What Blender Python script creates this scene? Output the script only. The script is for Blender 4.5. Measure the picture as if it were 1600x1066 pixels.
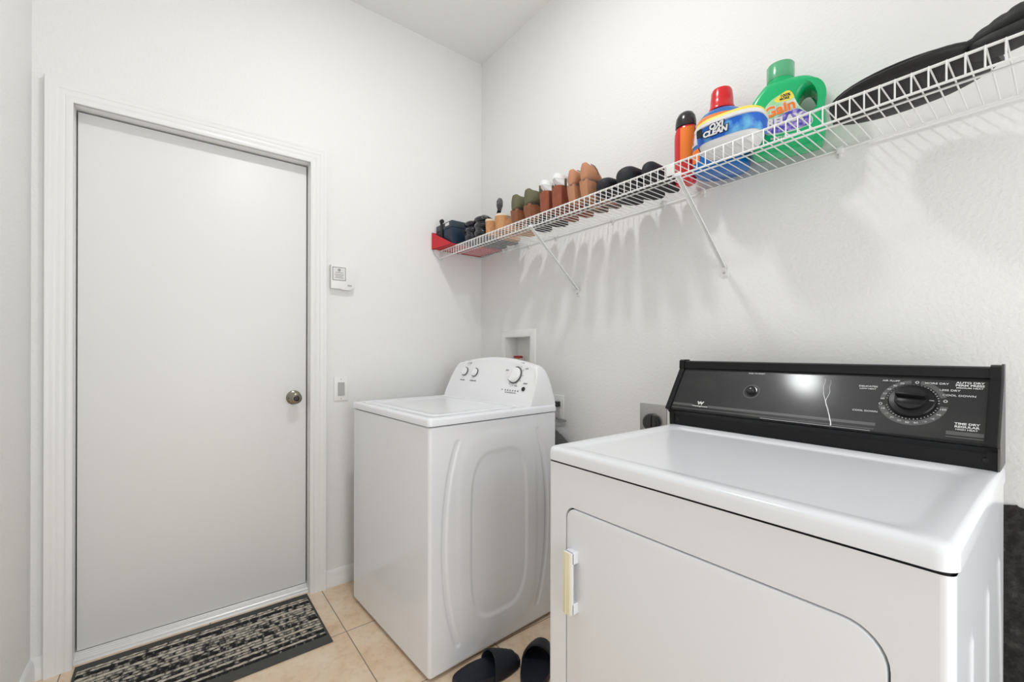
import bpy, bmesh, math, random
from mathutils import Vector, Matrix
from math import sin, cos, pi, radians
random.seed(7)
for _o in list(bpy.data.objects): bpy.data.objects.remove(_o)
scn = bpy.context.scene
COL = scn.collection

# ------------------------------------------------------------------ camera, world, exposure
def setup_camera():
    F, yaw, pit, rol, py = 676.46, .66103, .00039, .00215, 548.8
    f = Vector((-cos(yaw)*cos(pit), sin(yaw)*cos(pit), sin(pit)))
    r0 = Vector((sin(yaw), cos(yaw), 0)); u0 = r0.cross(f)
    r = r0*cos(rol)+u0*sin(rol); u = -r0*sin(rol)+u0*cos(rol)
    cd = bpy.data.cameras.new('camera'); co = bpy.data.objects.new('camera', cd)
    COL.objects.link(co)
    cd.sensor_fit = 'HORIZONTAL'; cd.sensor_width = 36.0; cd.lens = 36*F/1600
    cd.shift_y = (py-533.0)/1600; cd.clip_start = .02; cd.clip_end = 50
    m = Matrix((r, u, -f)).transposed().to_4x4(); m.translation = Vector((2.31, -1.545, 1.20))
    co.matrix_world = m
    scn.camera = co
setup_camera()
W = bpy.data.worlds.new('world'); scn.world = W; W.use_nodes = True
W.node_tree.nodes['Background'].inputs[0].default_value = (1, 1, 1, 1)
W.node_tree.nodes['Background'].inputs[1].default_value = 0.0
scn.view_settings.view_transform = 'Standard'; scn.view_settings.look = 'None'
scn.view_settings.gamma = 1.0; scn.view_settings.use_curve_mapping = False
scn.view_settings.exposure = 0.06
LAMP_W = 158.0        # emission strength of the ceiling light's diffuser
CEIL = 3.035
def hall_fill():      # unseen area lights added as fill behind the camera
    ld = bpy.data.lights.new('hall_fill', 'AREA'); ld.shape = 'RECTANGLE'; ld.size = 2.6; ld.size_y = 2.3
    ld.energy = HALL_FILL_W; ld.color = (.95, .98, 1.0)
    lo = bpy.data.objects.new('hall_fill', ld); COL.objects.link(lo)
    lo.location = (2.35, -3.28, 1.35); lo.rotation_euler = (radians(90), 0, 0)
    ld = bpy.data.lights.new('opening_fill', 'AREA'); ld.shape = 'RECTANGLE'; ld.size = 1.5; ld.size_y = 2.0  # second added fill light, set in the front wall opening
    ld.energy = OPENING_FILL_W; ld.color = (.95, .98, 1.0)
    lo = bpy.data.objects.new('opening_fill', ld); COL.objects.link(lo)
    lo.location = (3.64, -1.0, 1.20); lo.rotation_euler = (radians(90), 0, radians(90))
HALL_FILL_W = 9.0
OPENING_FILL_W = 33.0
hall_fill()

# ------------------------------------------------------------------ materials
def mat(name, col, rough=.5, metal=0, spec=.5, coat=0, trans=0, emit=None, bump=None, var=None, alpha=1, ior=1.45):
    m = bpy.data.materials.new(name); m.use_nodes = True
    nt = m.node_tree; b = nt.nodes['Principled BSDF']
    b.inputs['Base Color'].default_value = (*col, 1)
    b.inputs['Roughness'].default_value = rough; b.inputs['Metallic'].default_value = metal
    b.inputs['Specular IOR Level'].default_value = spec; b.inputs['Coat Weight'].default_value = coat
    b.inputs['Transmission Weight'].default_value = trans; b.inputs['IOR'].default_value = ior
    if coat: b.inputs['Coat Roughness'].default_value = .05 if coat > .27 else .13
    if emit:
        b.inputs['Emission Color'].default_value = (*emit[:3], 1); b.inputs['Emission Strength'].default_value = emit[3]
    tc = None
    if bump or var:
        tc = nt.nodes.new('ShaderNodeTexCoord')
    if bump:
        sc, st, dist = bump
        n = nt.nodes.new('ShaderNodeTexNoise'); n.inputs['Scale'].default_value = sc; n.inputs['Detail'].default_value = 3
        bp = nt.nodes.new('ShaderNodeBump'); bp.inputs['Strength'].default_value = st; bp.inputs['Distance'].default_value = dist
        nt.links.new(tc.outputs['Object'], n.inputs['Vector']); nt.links.new(n.outputs['Fac'], bp.inputs['Height'])
        nt.links.new(bp.outputs['Normal'], b.inputs['Normal'])
    if var:
        sc, c2, lo, hi = var
        n = nt.nodes.new('ShaderNodeTexNoise'); n.inputs['Scale'].default_value = sc; n.inputs['Detail'].default_value = 6
        r = nt.nodes.new('ShaderNodeValToRGB')
        r.color_ramp.elements[0].position = lo; r.color_ramp.elements[0].color = (*col, 1)
        r.color_ramp.elements[1].position = hi; r.color_ramp.elements[1].color = (*c2, 1)
        nt.links.new(tc.outputs['Object'], n.inputs['Vector']); nt.links.new(n.outputs['Fac'], r.inputs['Fac'])
        nt.links.new(r.outputs['Color'], b.inputs['Base Color'])
    return m

M = {}
M['wall'] = mat('wall_paint', (.855, .85, .835), .55, bump=(95, .35, .004))
M['ceiling'] = mat('ceiling_paint', (.90, .897, .885), .8, bump=(140, .3, .004))
M['trim'] = mat('trim_paint', (.86, .856, .845), .32, bump=(30, .05, .002))
M['door'] = mat('door_paint', (.84, .835, .825), .42, bump=(18, .06, .003))
M['thresh'] = mat('threshold_metal', (.74, .735, .73), .3, metal=.25)
M['enamel'] = mat('white_enamel', (.885, .90, .93), .17, coat=.12)
M['enamel_dryer'] = mat('dryer_enamel', (.87, .885, .915), .20, spec=.38, coat=.12)
M['plastic_w'] = mat('white_plastic', (.89, .90, .91), .32)
M['knob_w'] = mat('knob_plastic', (.92, .92, .92), .25)
M['gap'] = mat('dark_gap', (.02, .02, .022), .7)
M['chrome'] = mat('chrome_ring', (.16, .16, .17), .25, metal=1)
M['nickel'] = mat('aged_nickel', (.30, .275, .23), .28, metal=1)
M['keyhole'] = mat('keyhole_dark', (.02, .015, .012), .3)
M['black'] = mat('black_plastic', (.010, .010, .011), .30, spec=.3)
M['panel'] = mat('panel_black', (.014, .014, .015), .42, spec=.35, coat=.24, var=(14, (.026, .026, .026), .45, .75))
M['blackm'] = mat('black_matte', (.014, .014, .015), .6)
M['band'] = mat('grey_band', (.095, .095, .095), .4)
M['print'] = mat('white_print', (.75, .75, .75), .5)
M['printg'] = mat('grey_print', (.22, .22, .23), .5)
M['crack'] = mat('crack_white', (.85, .85, .85), .5)
M['cream'] = mat('aged_cream', (.86, .80, .58), .4)
M['wire'] = mat('white_wire_vinyl', (.84, .84, .83), .3)
M['bracket'] = mat('white_bracket', (.80, .80, .79), .35)
M['screw'] = mat('screw_metal', (.5, .5, .5), .3, metal=1)
M['switch'] = mat('switch_plate', (.86, .855, .83), .3)
M['rocker'] = mat('grey_rocker', (.42, .42, .40), .35)
M['steel'] = mat('plate_steel', (.45, .44, .43), .35, metal=.8)
M['red'] = mat('red_cloth', (.62, .022, .035), .6, bump=(60, .2, .003))
M['redp'] = mat('red_plastic', (.68, .012, .02), .25, coat=.2)
M['valve'] = mat('valve_red', (.35, .008, .02), .35)
M['brass'] = mat('brass', (.6, .42, .16), .3, metal=1)
M['navy'] = mat('navy_box', (.008, .022, .05), .42)
M['navyl'] = mat('navy_lid', (.03, .045, .065), .4)
M['patent'] = mat('black_patent', (.013, .014, .02), .12, coat=.5)
M['blk_fab'] = mat('black_fabric', (.012, .013, .018), .65, bump=(200, .3, .002))
M['fur'] = mat('grey_bristle', (.12, .12, .125), .9, bump=(120, .8, .01), var=(40, (.25, .25, .25), .4, .7))
M['cork'] = mat('cork', (.60, .31, .14), .7, var=(60, (.48, .22, .09), .45, .7))
M['insole'] = mat('pale_insole', (.78, .70, .58), .6)
M['olive'] = mat('olive_suede', (.13, .125, .07), .8, bump=(150, .3, .002))
M['brown'] = mat('brown_heel', (.24, .085, .035), .55, var=(40, (.30, .12, .055), .4, .7))
M['rust'] = mat('rust_leather', (.26, .065, .030), .5, var=(25, (.33, .09, .045), .4, .7))
M['tan'] = mat('tan_suede', (.50, .235, .13), .75, bump=(150, .25, .002))
M['taupe'] = mat('taupe_sole', (.16, .12, .09), .7)
M['whites'] = mat('white_strap', (.85, .85, .85), .35)
M['sole'] = mat('dark_sole', (.03, .03, .03), .7)
M['blue'] = mat('blue_plastic', (.0, .15, .52), .25, coat=.2)
M['bluel'] = mat('blue_label', (.01, .13, .62), .35, var=(14, (.20, .62, .90), .52, .66))
M['orange'] = mat('orange_label', (.95, .22, .02), .4)
M['green'] = mat('green_plastic', (.01, .50, .18), .25, coat=.2)
M['greencap'] = mat('clear_green_cap', (.25, .80, .48), .22, trans=.6)
M['yellow'] = mat('yellow', (.95, .78, .10), .4)
M['palegreen'] = mat('label_green', (.35, .72, .42), .4, var=(25, (.75, .9, .75), .45, .65))
M['flowers'] = mat('label_flowers', (.06, .06, .42), .4, var=(90, (.45, .35, .75), .42, .62))
M['blackcap'] = mat('black_cap', (.02, .02, .02), .2, coat=.3)
M['bag'] = mat('black_nylon', (.016, .016, .016), .55, bump=(260, .3, .002))
M['rubber'] = mat('slipper_foam', (.009, .012, .020), .5, bump=(220, .15, .001))
M['matgrey'] = mat('mat_grey', (.075, .075, .07), .95, bump=(500, .6, .003))
M['foil'] = mat('foil_duct', (.16, .165, .16), .45, metal=.6)
M['cord'] = mat('grey_cord', (.35, .35, .34), .5)
M['lamp'] = mat('lamp_glass', (1, 1, 1), .4, emit=(.985, .995, 1.0, LAMP_W))

def mat_nodes(name):
    m = bpy.data.materials.new(name); m.use_nodes = True
    nt = m.node_tree
    return m, nt, nt.nodes['Principled BSDF']
def N(nt, t, **kw):
    n = nt.nodes.new(t)
    for k, v in kw.items():
        if k == 'op': n.operation = v
        else: n.inputs[k].default_value = v
    return n
def mth(nt, op, a, b=None, c=None):
    n = nt.nodes.new('ShaderNodeMath'); n.operation = op
    for i, v in enumerate((a, b, c)):
        if v is None: continue
        if isinstance(v, (int, float)): n.inputs[i].default_value = v
        else: nt.links.new(v, n.inputs[i])
    return n.outputs[0]
def ramp(nt, fac, stops):
    r = nt.nodes.new('ShaderNodeValToRGB'); e = r.color_ramp.elements
    while len(e) < len(stops): e.new(.5)
    for i, (p, c) in enumerate(stops): e[i].position = p; e[i].color = (*c, 1)
    nt.links.new(fac, r.inputs['Fac']); return r.outputs['Color']
def mixc(nt, fac, a, b):
    n = nt.nodes.new('ShaderNodeMix'); n.data_type = 'RGBA'
    if isinstance(fac, (int, float)): n.inputs[0].default_value = fac
    else: nt.links.new(fac, n.inputs[0])
    for i, v in ((6, a), (7, b)):
        if isinstance(v, tuple): n.inputs[i].default_value = (*v, 1)
        else: nt.links.new(v, n.inputs[i])
    return n.outputs[2]

def tile_mat():
    m, nt, b = mat_nodes('travertine_tile')
    g = nt.nodes.new('ShaderNodeTexCoord'); s = nt.nodes.new('ShaderNodeSeparateXYZ')
    nt.links.new(g.outputs['Object'], s.inputs[0])
    T = .457
    fx = mth(nt, 'DIVIDE', mth(nt, 'SUBTRACT', s.outputs[0], .415), T)
    fy = mth(nt, 'DIVIDE', mth(nt, 'ADD', s.outputs[1], .965), T)
    def edge(f):
        fr = mth(nt, 'FRACT', f); return mth(nt, 'MINIMUM', fr, mth(nt, 'SUBTRACT', 1.0, fr))
    e = mth(nt, 'MINIMUM', edge(fx), edge(fy))
    grout = mth(nt, 'LESS_THAN', e, .0042)
    cell = nt.nodes.new('ShaderNodeCombineXYZ')
    nt.links.new(mth(nt, 'FLOOR', fx), cell.inputs[0]); nt.links.new(mth(nt, 'FLOOR', fy), cell.inputs[1])
    wn = nt.nodes.new('ShaderNodeTexWhiteNoise'); nt.links.new(cell.outputs[0], wn.inputs['Vector'])
    off = nt.nodes.new('ShaderNodeVectorMath'); off.operation = 'SCALE'; off.inputs['Scale'].default_value = 5
    nt.links.new(wn.outputs['Color'], off.inputs[0])
    ad = nt.nodes.new('ShaderNodeVectorMath'); nt.links.new(g.outputs['Object'], ad.inputs[0]); nt.links.new(off.outputs[0], ad.inputs[1])
    n1 = N(nt, 'ShaderNodeTexNoise', Scale=6.0, Detail=8.0, Roughness=.62); nt.links.new(ad.outputs[0], n1.inputs['Vector'])
    n2 = N(nt, 'ShaderNodeTexNoise', Scale=38.0, Detail=5.0, Roughness=.6); nt.links.new(ad.outputs[0], n2.inputs['Vector'])
    c1 = ramp(nt, n1.outputs['Fac'], [(.30, (.66, .44, .28)), (.48, (.80, .61, .43)), (.66, (.86, .72, .56))])
    c2 = ramp(nt, n2.outputs['Fac'], [(.36, (.62, .42, .26)), (.52, (.83, .66, .48))])
    c = mixc(nt, .32, c1, c2)
    c = mixc(nt, grout, c, (.26, .20, .15))
    nt.links.new(c, b.inputs['Base Color']); b.inputs['Roughness'].default_value = .38
    bp = nt.nodes.new('ShaderNodeBump'); bp.inputs['Strength'].default_value = .5; bp.inputs['Distance'].default_value = .002
    nt.links.new(mth(nt, 'SUBTRACT', mth(nt, 'MULTIPLY', n2.outputs['Fac'], .15), grout), bp.inputs['Height'])
    nt.links.new(bp.outputs['Normal'], b.inputs['Normal'])
    return m
M['tile'] = tile_mat()

def weave_mat():
    # rows of chunky braided chenille running along the mat's length (object y)
    m, nt, b = mat_nodes('striped_chenille')
    g = nt.nodes.new('ShaderNodeTexCoord'); s = nt.nodes.new('ShaderNodeSeparateXYZ')
    nt.links.new(g.outputs['Object'], s.inputs[0])
    wob = N(nt, 'ShaderNodeTexNoise', Scale=45.0, Detail=1.0); nt.links.new(g.outputs['Object'], wob.inputs['Vector'])
    x = mth(nt, 'ADD', s.outputs[0], mth(nt, 'MULTIPLY', mth(nt, 'SUBTRACT', wob.outputs['Fac'], .5), .006))
    rw = mth(nt, 'DIVIDE', x, .0190)
    row = mth(nt, 'FLOOR', rw); fr = mth(nt, 'FRACT', rw)
    wn = nt.nodes.new('ShaderNodeTexWhiteNoise'); wn.noise_dimensions = '1D'; nt.links.new(row, wn.inputs['W'])
    cc = nt.nodes.new('ShaderNodeCombineXYZ')
    nt.links.new(mth(nt, 'MULTIPLY', row, 3.7), cc.inputs[0]); nt.links.new(mth(nt, 'MULTIPLY', s.outputs[1], 48.0), cc.inputs[1])
    nz = N(nt, 'ShaderNodeTexNoise', Scale=1.0, Detail=1.0); nt.links.new(cc.outputs[0], nz.inputs['Vector'])
    fz = N(nt, 'ShaderNodeTexNoise', Scale=190.0, Detail=2.0); nt.links.new(g.outputs['Object'], fz.inputs['Vector'])
    v = mth(nt, 'ADD', mth(nt, 'MULTIPLY', nz.outputs['Fac'], 1.5), mth(nt, 'MULTIPLY', fz.outputs['Fac'], .5))
    v = mth(nt, 'ADD', mth(nt, 'SUBTRACT', v, .50), mth(nt, 'MULTIPLY', mth(nt, 'SUBTRACT', wn.outputs['Value'], .5), .55))
    c = ramp(nt, v, [(.30, (.008, .008, .008)), (.42, (.10, .095, .088)), (.55, (.36, .33, .28)), (.80, (.58, .53, .45))])
    line = mth(nt, 'LESS_THAN', mth(nt, 'MINIMUM', fr, mth(nt, 'SUBTRACT', 1.0, fr)), .15)
    c = mixc(nt, line, c, (.008, .008, .008))
    nt.links.new(c, b.inputs['Base Color']); b.inputs['Roughness'].default_value = .95
    h = mth(nt, 'ADD', mth(nt, 'MULTIPLY', mth(nt, 'SINE', mth(nt, 'MULTIPLY', fr, pi)), .7), mth(nt, 'MULTIPLY', v, .4))
    bp = nt.nodes.new('ShaderNodeBump'); bp.inputs['Strength'].default_value = .8; bp.inputs['Distance'].default_value = .006
    nt.links.new(h, bp.inputs['Height']); nt.links.new(bp.outputs['Normal'], b.inputs['Normal'])
    return m
M['weave'] = weave_mat()

def dark_mat():
    m, nt, b = mat_nodes('dark_speckled_panel')
    g = nt.nodes.new('ShaderNodeTexCoord')
    n = N(nt, 'ShaderNodeTexNoise', Scale=55.0, Detail=6.0, Roughness=.7); nt.links.new(g.outputs['Object'], n.inputs['Vector'])
    n2 = N(nt, 'ShaderNodeTexNoise', Scale=22.0, Detail=2.0); nt.links.new(g.outputs['Object'], n2.inputs['Vector'])
    c = ramp(nt, n.outputs['Fac'], [(.40, (.012, .012, .012)), (.60, (.040, .039, .037)), (.74, (.09, .088, .082))])
    c = mixc(nt, mth(nt, 'GREATER_THAN', n2.outputs['Fac'], .68), c, (.07, .068, .062))
    nt.links.new(c, b.inputs['Base Color']); b.inputs['Roughness'].default_value = .8
    bp = nt.nodes.new('ShaderNodeBump'); bp.inputs['Strength'].default_value = .6; bp.inputs['Distance'].default_value = .006
    nt.links.new(n.outputs['Fac'], bp.inputs['Height']); nt.links.new(bp.outputs['Normal'], b.inputs['Normal'])
    return m
M['dark'] = dark_mat()

# ------------------------------------------------------------------ mesh builder
class MB:
    def __init__(s): s.bm = bmesh.new()
    def _merge(s, b, mi=0, T=None):
        if T is not None: bmesh.ops.transform(b, matrix=T, verts=b.verts)
        if mi is not None:
            for f in b.faces: f.material_index = mi
        me = bpy.data.meshes.new('tmp'); b.to_mesh(me); b.free(); s.bm.from_mesh(me); bpy.data.meshes.remove(me)
        return s
    def box(s, lo, hi, mi=0, bev=0, seg=2, T=None, vert_only=False):
        b = bmesh.new(); bmesh.ops.create_cube(b, size=1)
        for v in b.verts: v.co = Vector([(lo[i]+hi[i])/2 + v.co[i]*(hi[i]-lo[i]) for i in range(3)])
        if bev:
            es = [e for e in b.edges if not vert_only or abs(e.verts[0].co.z-e.verts[1].co.z) > 1e-6]
            bmesh.ops.bevel(b, geom=es, offset=bev, segments=seg, profile=.5, affect='EDGES')
        return s._merge(b, mi, T)
    def mesh(s, vs, fs, mi=0, T=None):
        b = bmesh.new(); bv = [b.verts.new(v) for v in vs]
        for f in fs:
            try: b.faces.new([bv[i] for i in f])
            except ValueError: pass
        bmesh.ops.recalc_face_normals(b, faces=b.faces)
        return s._merge(b, mi, T)
    def loft(s, rings, mi=0, cap=(True, True), closed=True, T=None, loop=False):
        vs = [p for r in rings for p in r]; n = len(rings[0]); fs = []
        R = len(rings)
        for i in range(R if loop else R-1):
            a = i*n; c = ((i+1) % R)*n
            for j in range(n if closed else n-1):
                k = (j+1) % n; fs.append((a+j, a+k, c+k, c+j))
        if closed and not loop:
            if cap[0]: fs.append(tuple(range(n))[::-1])
            if cap[1]: fs.append(tuple(range((R-1)*n, R*n)))
        return s.mesh(vs, fs, mi, T)
    def lathe(s, prof, n=32, mi=0, T=None, sx=1, sy=1):
        rings = [[(r*cos(2*pi*j/n)*sx, r*sin(2*pi*j/n)*sy, z) for j in range(n)] for r, z in prof]
        return s.loft(rings, mi, T=T)
    def tube(s, pts, r, n=8, mi=0, T=None, closed=False):
        pts = [Vector(p) for p in pts]; rings = []
        m = len(pts)
        t0 = (pts[1]-pts[0]).normalized()
        up = Vector((0, 0, 1)) if abs(t0.z) < .9 else Vector((1, 0, 0))
        nrm = t0.cross(up).normalized()
        for i, p in enumerate(pts):
            if closed: t = (pts[(i+1) % m]-pts[i-1]).normalized()
            elif i == 0: t = t0
            elif i == m-1: t = (pts[-1]-pts[-2]).normalized()
            else: t = ((pts[i+1]-p).normalized()+(p-pts[i-1]).normalized()).normalized()
            nrm = (nrm-t*nrm.dot(t)).normalized(); bn = t.cross(nrm)
            rr = r[i] if isinstance(r, (list, tuple)) else r
            rings.append([tuple(p+(nrm*cos(2*pi*j/n)+bn*sin(2*pi*j/n))*rr) for j in range(n)])
        return s.loft(rings, mi, T=T, loop=closed)
    def prism(s, poly, z0, z1, mi=0, T=None, bev=0):
        b = bmesh.new()
        bv = [b.verts.new((x, y, z0)) for x, y in poly]; f = b.faces.new(bv)
        r = bmesh.ops.extrude_face_region(b, geom=[f])
        for v in r['geom']:
            if isinstance(v, bmesh.types.BMVert): v.co.z = z1
        bmesh.ops.recalc_face_normals(b, faces=b.faces)
        if bev:
            es = [e for e in b.edges if abs(e.verts[0].co.z-e.verts[1].co.z) < 1e-7]
            bmesh.ops.bevel(b, geom=es, offset=bev, segments=2, profile=.5, affect='EDGES')
        return s._merge(b, mi, T)
    def ellipsoid(s, c, r, mi=0, T=None, u=20, v=12):
        b = bmesh.new(); bmesh.ops.create_uvsphere(b, u_segments=u, v_segments=v, radius=1)
        for q in b.verts: q.co = Vector((c[0]+q.co.x*r[0], c[1]+q.co.y*r[1], c[2]+q.co.z*r[2]))
        return s._merge(b, mi, T)
    def build(s, name, mats, parent=None, sharp=38, smooth=True):
        if not isinstance(mats, (list, tuple)): mats = [mats]
        bmesh.ops.remove_doubles(s.bm, verts=s.bm.verts, dist=1e-6)
        for f in s.bm.faces: f.smooth = smooth
        for e in s.bm.edges:
            e.smooth = not (len(e.link_faces) == 2 and e.calc_face_angle(0) > radians(sharp)) 
        me = bpy.data.meshes.new(name); s.bm.to_mesh(me); s.bm.free()
        for m in mats: me.materials.append(M[m])
        return link(name, me, parent)

def link(name, data, parent=None):
    o = bpy.data.objects.new(name, data); COL.objects.link(o)
    if parent is not None: o.parent = parent
    return o
def tag(o, label, cat, group=None):
    o['label'] = label; o['category'] = cat
    if group: o['group'] = group
    return o
def thing(name, label, cat, loc=(0, 0, 0), rz=0, group=None):
    o = link(name, None); o.location = loc; o.rotation_euler = (0, 0, rz)
    return tag(o, label, cat, group)
def struct(o):
    o['kind'] = 'structure'; return o
def RX(a): return Matrix.Rotation(a, 4, 'X')
def RY(a): return Matrix.Rotation(a, 4, 'Y')
def RZ(a): return Matrix.Rotation(a, 4, 'Z')
def TR(x, y, z): return Matrix.Translation((x, y, z))
def basis(o, ux, uy, uz):
    m = Matrix((Vector(ux), Vector(uy), Vector(uz))).transposed().to_4x4(); m.translation = Vector(o); return m
def rrect(x0, y0, x1, y1, r, n=6):
    if not isinstance(r, (list, tuple)): r = [r]*4
    cs = [(x0, y0, pi, 1, 1), (x1, y0, 1.5*pi, -1, 1), (x1, y1, 0, -1, -1), (x0, y1, .5*pi, 1, -1)]
    out = []
    for k, (x, y, a, sx, sy) in enumerate(cs):
        rr = r[k]; cx = x+sx*rr; cy = y+sy*rr
        for i in range(n+1):
            t = a+i*pi/2/n; out.append((cx+cos(t)*rr, cy+sin(t)*rr))
    return out

def add_text(mb, body, size, T, mi=0, ext=.00025, align='CENTER', bold=0, sx=1.0, shear=0):
    cu = bpy.data.curves.new('t', 'FONT'); cu.body = body; cu.size = size; cu.extrude = ext
    cu.align_x = align; cu.align_y = 'CENTER'; cu.offset = bold; cu.resolution_u = 3; cu.shear = shear
    ob = bpy.data.objects.new('t', cu)
    me = bpy.data.meshes.new_from_object(ob)
    b = bmesh.new(); b.from_mesh(me); bpy.data.meshes.remove(me)
    bpy.data.objects.remove(ob); bpy.data.curves.remove(cu)
    bmesh.ops.scale(b, vec=(sx, 1, 1), verts=b.verts)
    mb._merge(b, mi, T)

def curve_solid(outlines, ext, bev, T=None, res=3):
    """closed outlines (first outer, rest holes) in the xy plane -> bmesh of a puffed solid"""
    cu = bpy.data.curves.new('c', 'CURVE'); cu.dimensions = '2D'; cu.fill_mode = 'BOTH'
    cu.extrude = ext; cu.bevel_depth = bev; cu.bevel_resolution = res; cu.offset = -bev
    for pts in outlines:
        sp = cu.splines.new('POLY'); sp.points.add(len(pts)-1)
        for p, q in zip(sp.points, pts): p.co = (q[0], q[1], 0, 1)
        sp.use_cyclic_u = True
    ob = bpy.data.objects.new('c', cu); me = bpy.data.meshes.new_from_object(ob)
    b = bmesh.new(); b.from_mesh(me); bpy.data.meshes.remove(me); bpy.data.objects.remove(ob); bpy.data.curves.remove(cu)
    bmesh.ops.remove_doubles(b, verts=b.verts, dist=1e-5)
    return b
def smooth_poly(pts, it=3):
    for _ in range(it):
        q = []
        for i in range(len(pts)):
            a = Vector(pts[i]); b = Vector(pts[(i+1) % len(pts)])
            q += [tuple(a*.75+b*.25), tuple(a*.25+b*.75)]
        pts = q
    return pts

# ------------------------------------------------------------------ room shell
YL = -1.958; XF = 3.55; TH = .12
DY0, DY1, DZ = -1.849, -1.019, 2.132       # door opening
def room():
    HY = -3.35; OX0, OX1, OZ = 1.35, 3.35, 2.45
    b = MB(); b.box((-.3, HY-TH, -.06), (XF+TH, TH, 0)); struct(b.build('floor', 'tile'))
    b = MB(); b.box((-TH, HY-TH, CEIL), (XF+TH, TH, CEIL+.06)); struct(b.build('ceiling', 'ceiling'))
    b = MB()
    b.box((-TH, HY, 0), (0, DY0-.018, CEIL)).box((-TH, DY1+.018, 0), (0, TH, CEIL)).box((-TH, DY0-.018, DZ+.018), (0, DY1+.018, CEIL))
    struct(b.build('wall_back', 'wall'))
    # shelf wall with the recess of the washer outlet box
    x0, x1, z0, z1 = .261, .493, 1.10, 1.284
    b = MB()
    b.box((0, 0, 0), (x0, TH, CEIL)).box((x1, 0, 0), (XF+TH, TH, CEIL)).box((x0, 0, 0), (x1, TH, z0)).box((x0, 0, z1), (x1, TH, CEIL)).box((x0, .10, z0), (x1, TH, z1))
    struct(b.build('wall_right', 'wall'))
    b = MB(); b.box((0, YL-TH, 0), (OX0, YL, CEIL)).box((OX1, YL-TH, 0), (XF, YL, CEIL)).box((OX0, YL-TH, OZ), (OX1, YL, CEIL)); struct(b.build('wall_left', 'wall'))  # opening added so the hall fill light reaches the room
    wy0, wy1, wz0, wz1 = -1.76, -.24, .18, 2.22
    b = MB(); b.box((XF, HY, 0), (XF+TH, wy0, CEIL)).box((XF, wy1, 0), (XF+TH, 0, CEIL)).box((XF, wy0, 0), (XF+TH, wy1, wz0)).box((XF, wy0, wz1), (XF+TH, wy1, CEIL)); struct(b.build('wall_front', 'wall'))
    b = MB(); b.box((XF-.015, wy0-.06, wz0-.06), (XF+.03, wy0, wz1+.06)).box((XF-.015, wy1, wz0-.06), (XF+.03, wy1+.06, wz1+.06)).box((XF-.015, wy0, wz0-.06), (XF+.03, wy1, wz0)).box((XF-.015, wy0, wz1), (XF+.03, wy1, wz1+.06)); struct(b.build('fill_opening_1', 'trim'))  # opening and its frame added around the unseen fill light
    b = MB(); b.box((-TH, HY-TH, 0), (XF+TH, HY, CEIL)); struct(b.build('wall_hall', 'wall'))
    # door casing: mitred moulding + jamb + stop
    prof = [(0, 0), (0, .012), (.004, .0155), (.010, .0165), (.018, .0165), (.022, .0135), (.027, .0165), (.034, .0185), (.040, .0175), (.044, .0205), (.052, .022), (.060, .0215), (.063, .0235), (.073, .0235), (.075, .021), (.075, 0)]
    b = MB()
    path = lambda d: [(DY0-d, 0), (DY0-d, DZ+d), (DY1+d, DZ+d), (DY1+d, 0)]
    rings = [[(t, path(d)[k][0], path(d)[k][1]) for d, t in prof] for k in range(4)]
    b.loft(rings)
    j = .018
    b.box((-.115, DY0-j, 0), (.004, DY0, DZ+j), bev=.001).box((-.115, DY1, 0), (.004, DY1+j, DZ+j), bev=.001).box((-.115, DY0-j, DZ), (.004, DY1+j, DZ+j), bev=.001)
    b.box((-.115, DY0, 0), (-.097, DY0+.012, DZ)).box((-.115, DY1-.012, 0), (-.097, DY1, DZ)).box((-.115, DY0, DZ-.012), (-.097, DY1, DZ))
    struct(b.build('trim_1', 'trim'))
    # door slab
    b = MB(); b.box((-.093, DY0+.004, .032), (-.050, DY1-.005, DZ-.006), bev=.0015)
    d = struct(b.build('door_1', 'door'))
    # ribbed threshold
    b = MB(); pr = [(-.112, 0), (-.112, .030), (-.062, .030), (-.058, .0275), (-.054, .028), (-.050, .0235), (-.046, .024), (-.042, .019), (-.038, .0195), (-.034, .014), (-.030, .0145), (-.024, .008), (-.018, .007), (-.012, 0)]
    b.loft([[(x, y, z) for x, z in pr] for y in (DY0, DY1)])
    struct(b.build('trim_2', 'thresh'))
    # baseboards
    bp = [(0, 0), (.014, 0), (.014, .042), (.0115, .046), (.0125, .056), (.010, .062), (.010, .070), (.005, .080), (.003, .083), (0, .083)]
    def bb(name, f0, f1, parent=None):
        b = MB(); b.loft([[f0(t, z) for t, z in bp], [f1(t, z) for t, z in bp]]); return struct(b.build(name, 'trim'))
    bb('baseboard_back', lambda t, z: (t, DY1+.075, z), lambda t, z: (t, 0, z))
    bb('baseboard_back', lambda t, z: (t, YL, z), lambda t, z: (t, DY0-.0755, z))
    bb('baseboard_left', lambda t, z: (.014, YL+t, z), lambda t, z: (OX0, YL+t, z))
    bb('baseboard_right', lambda t, z: (.0141, -t, z), lambda t, z: (XF, -t, z))
    # quarter bead of white caulk under the baseboard
    # door knob
    k = MB(); T = TR(-.050, -1.081, .969) @ RY(pi/2)
    k.lathe([(0, 0), (.034, 0), (.0345, .003), (.031, .007), (.020, .010), (.0125, .013), (.011, .026), (.016, .031), (.0245, .038), (.0275, .047), (.0265, .056), (.0225, .061), (.0135, .063), (.0125, .0605), (0, .0605)], 40, T=T)
    ko = k.build('door_knob', 'nickel', d, sharp=50)
    k = MB(); k.lathe([(.0118, .0606), (.0125, .0625), (.0095, .0645), (.0095, .0615), (0, .0615)], 24, T=T)
    k.lathe([(0, .0072), (.0035, .0072), (.003, .0092), (0, .0095)], 12, T=TR(-.050, -1.081, .969) @ RY(pi/2) @ TR(.002, -.0235, 0))
    k.build('lock_button', 'keyhole', ko)
    return d
room()

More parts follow.
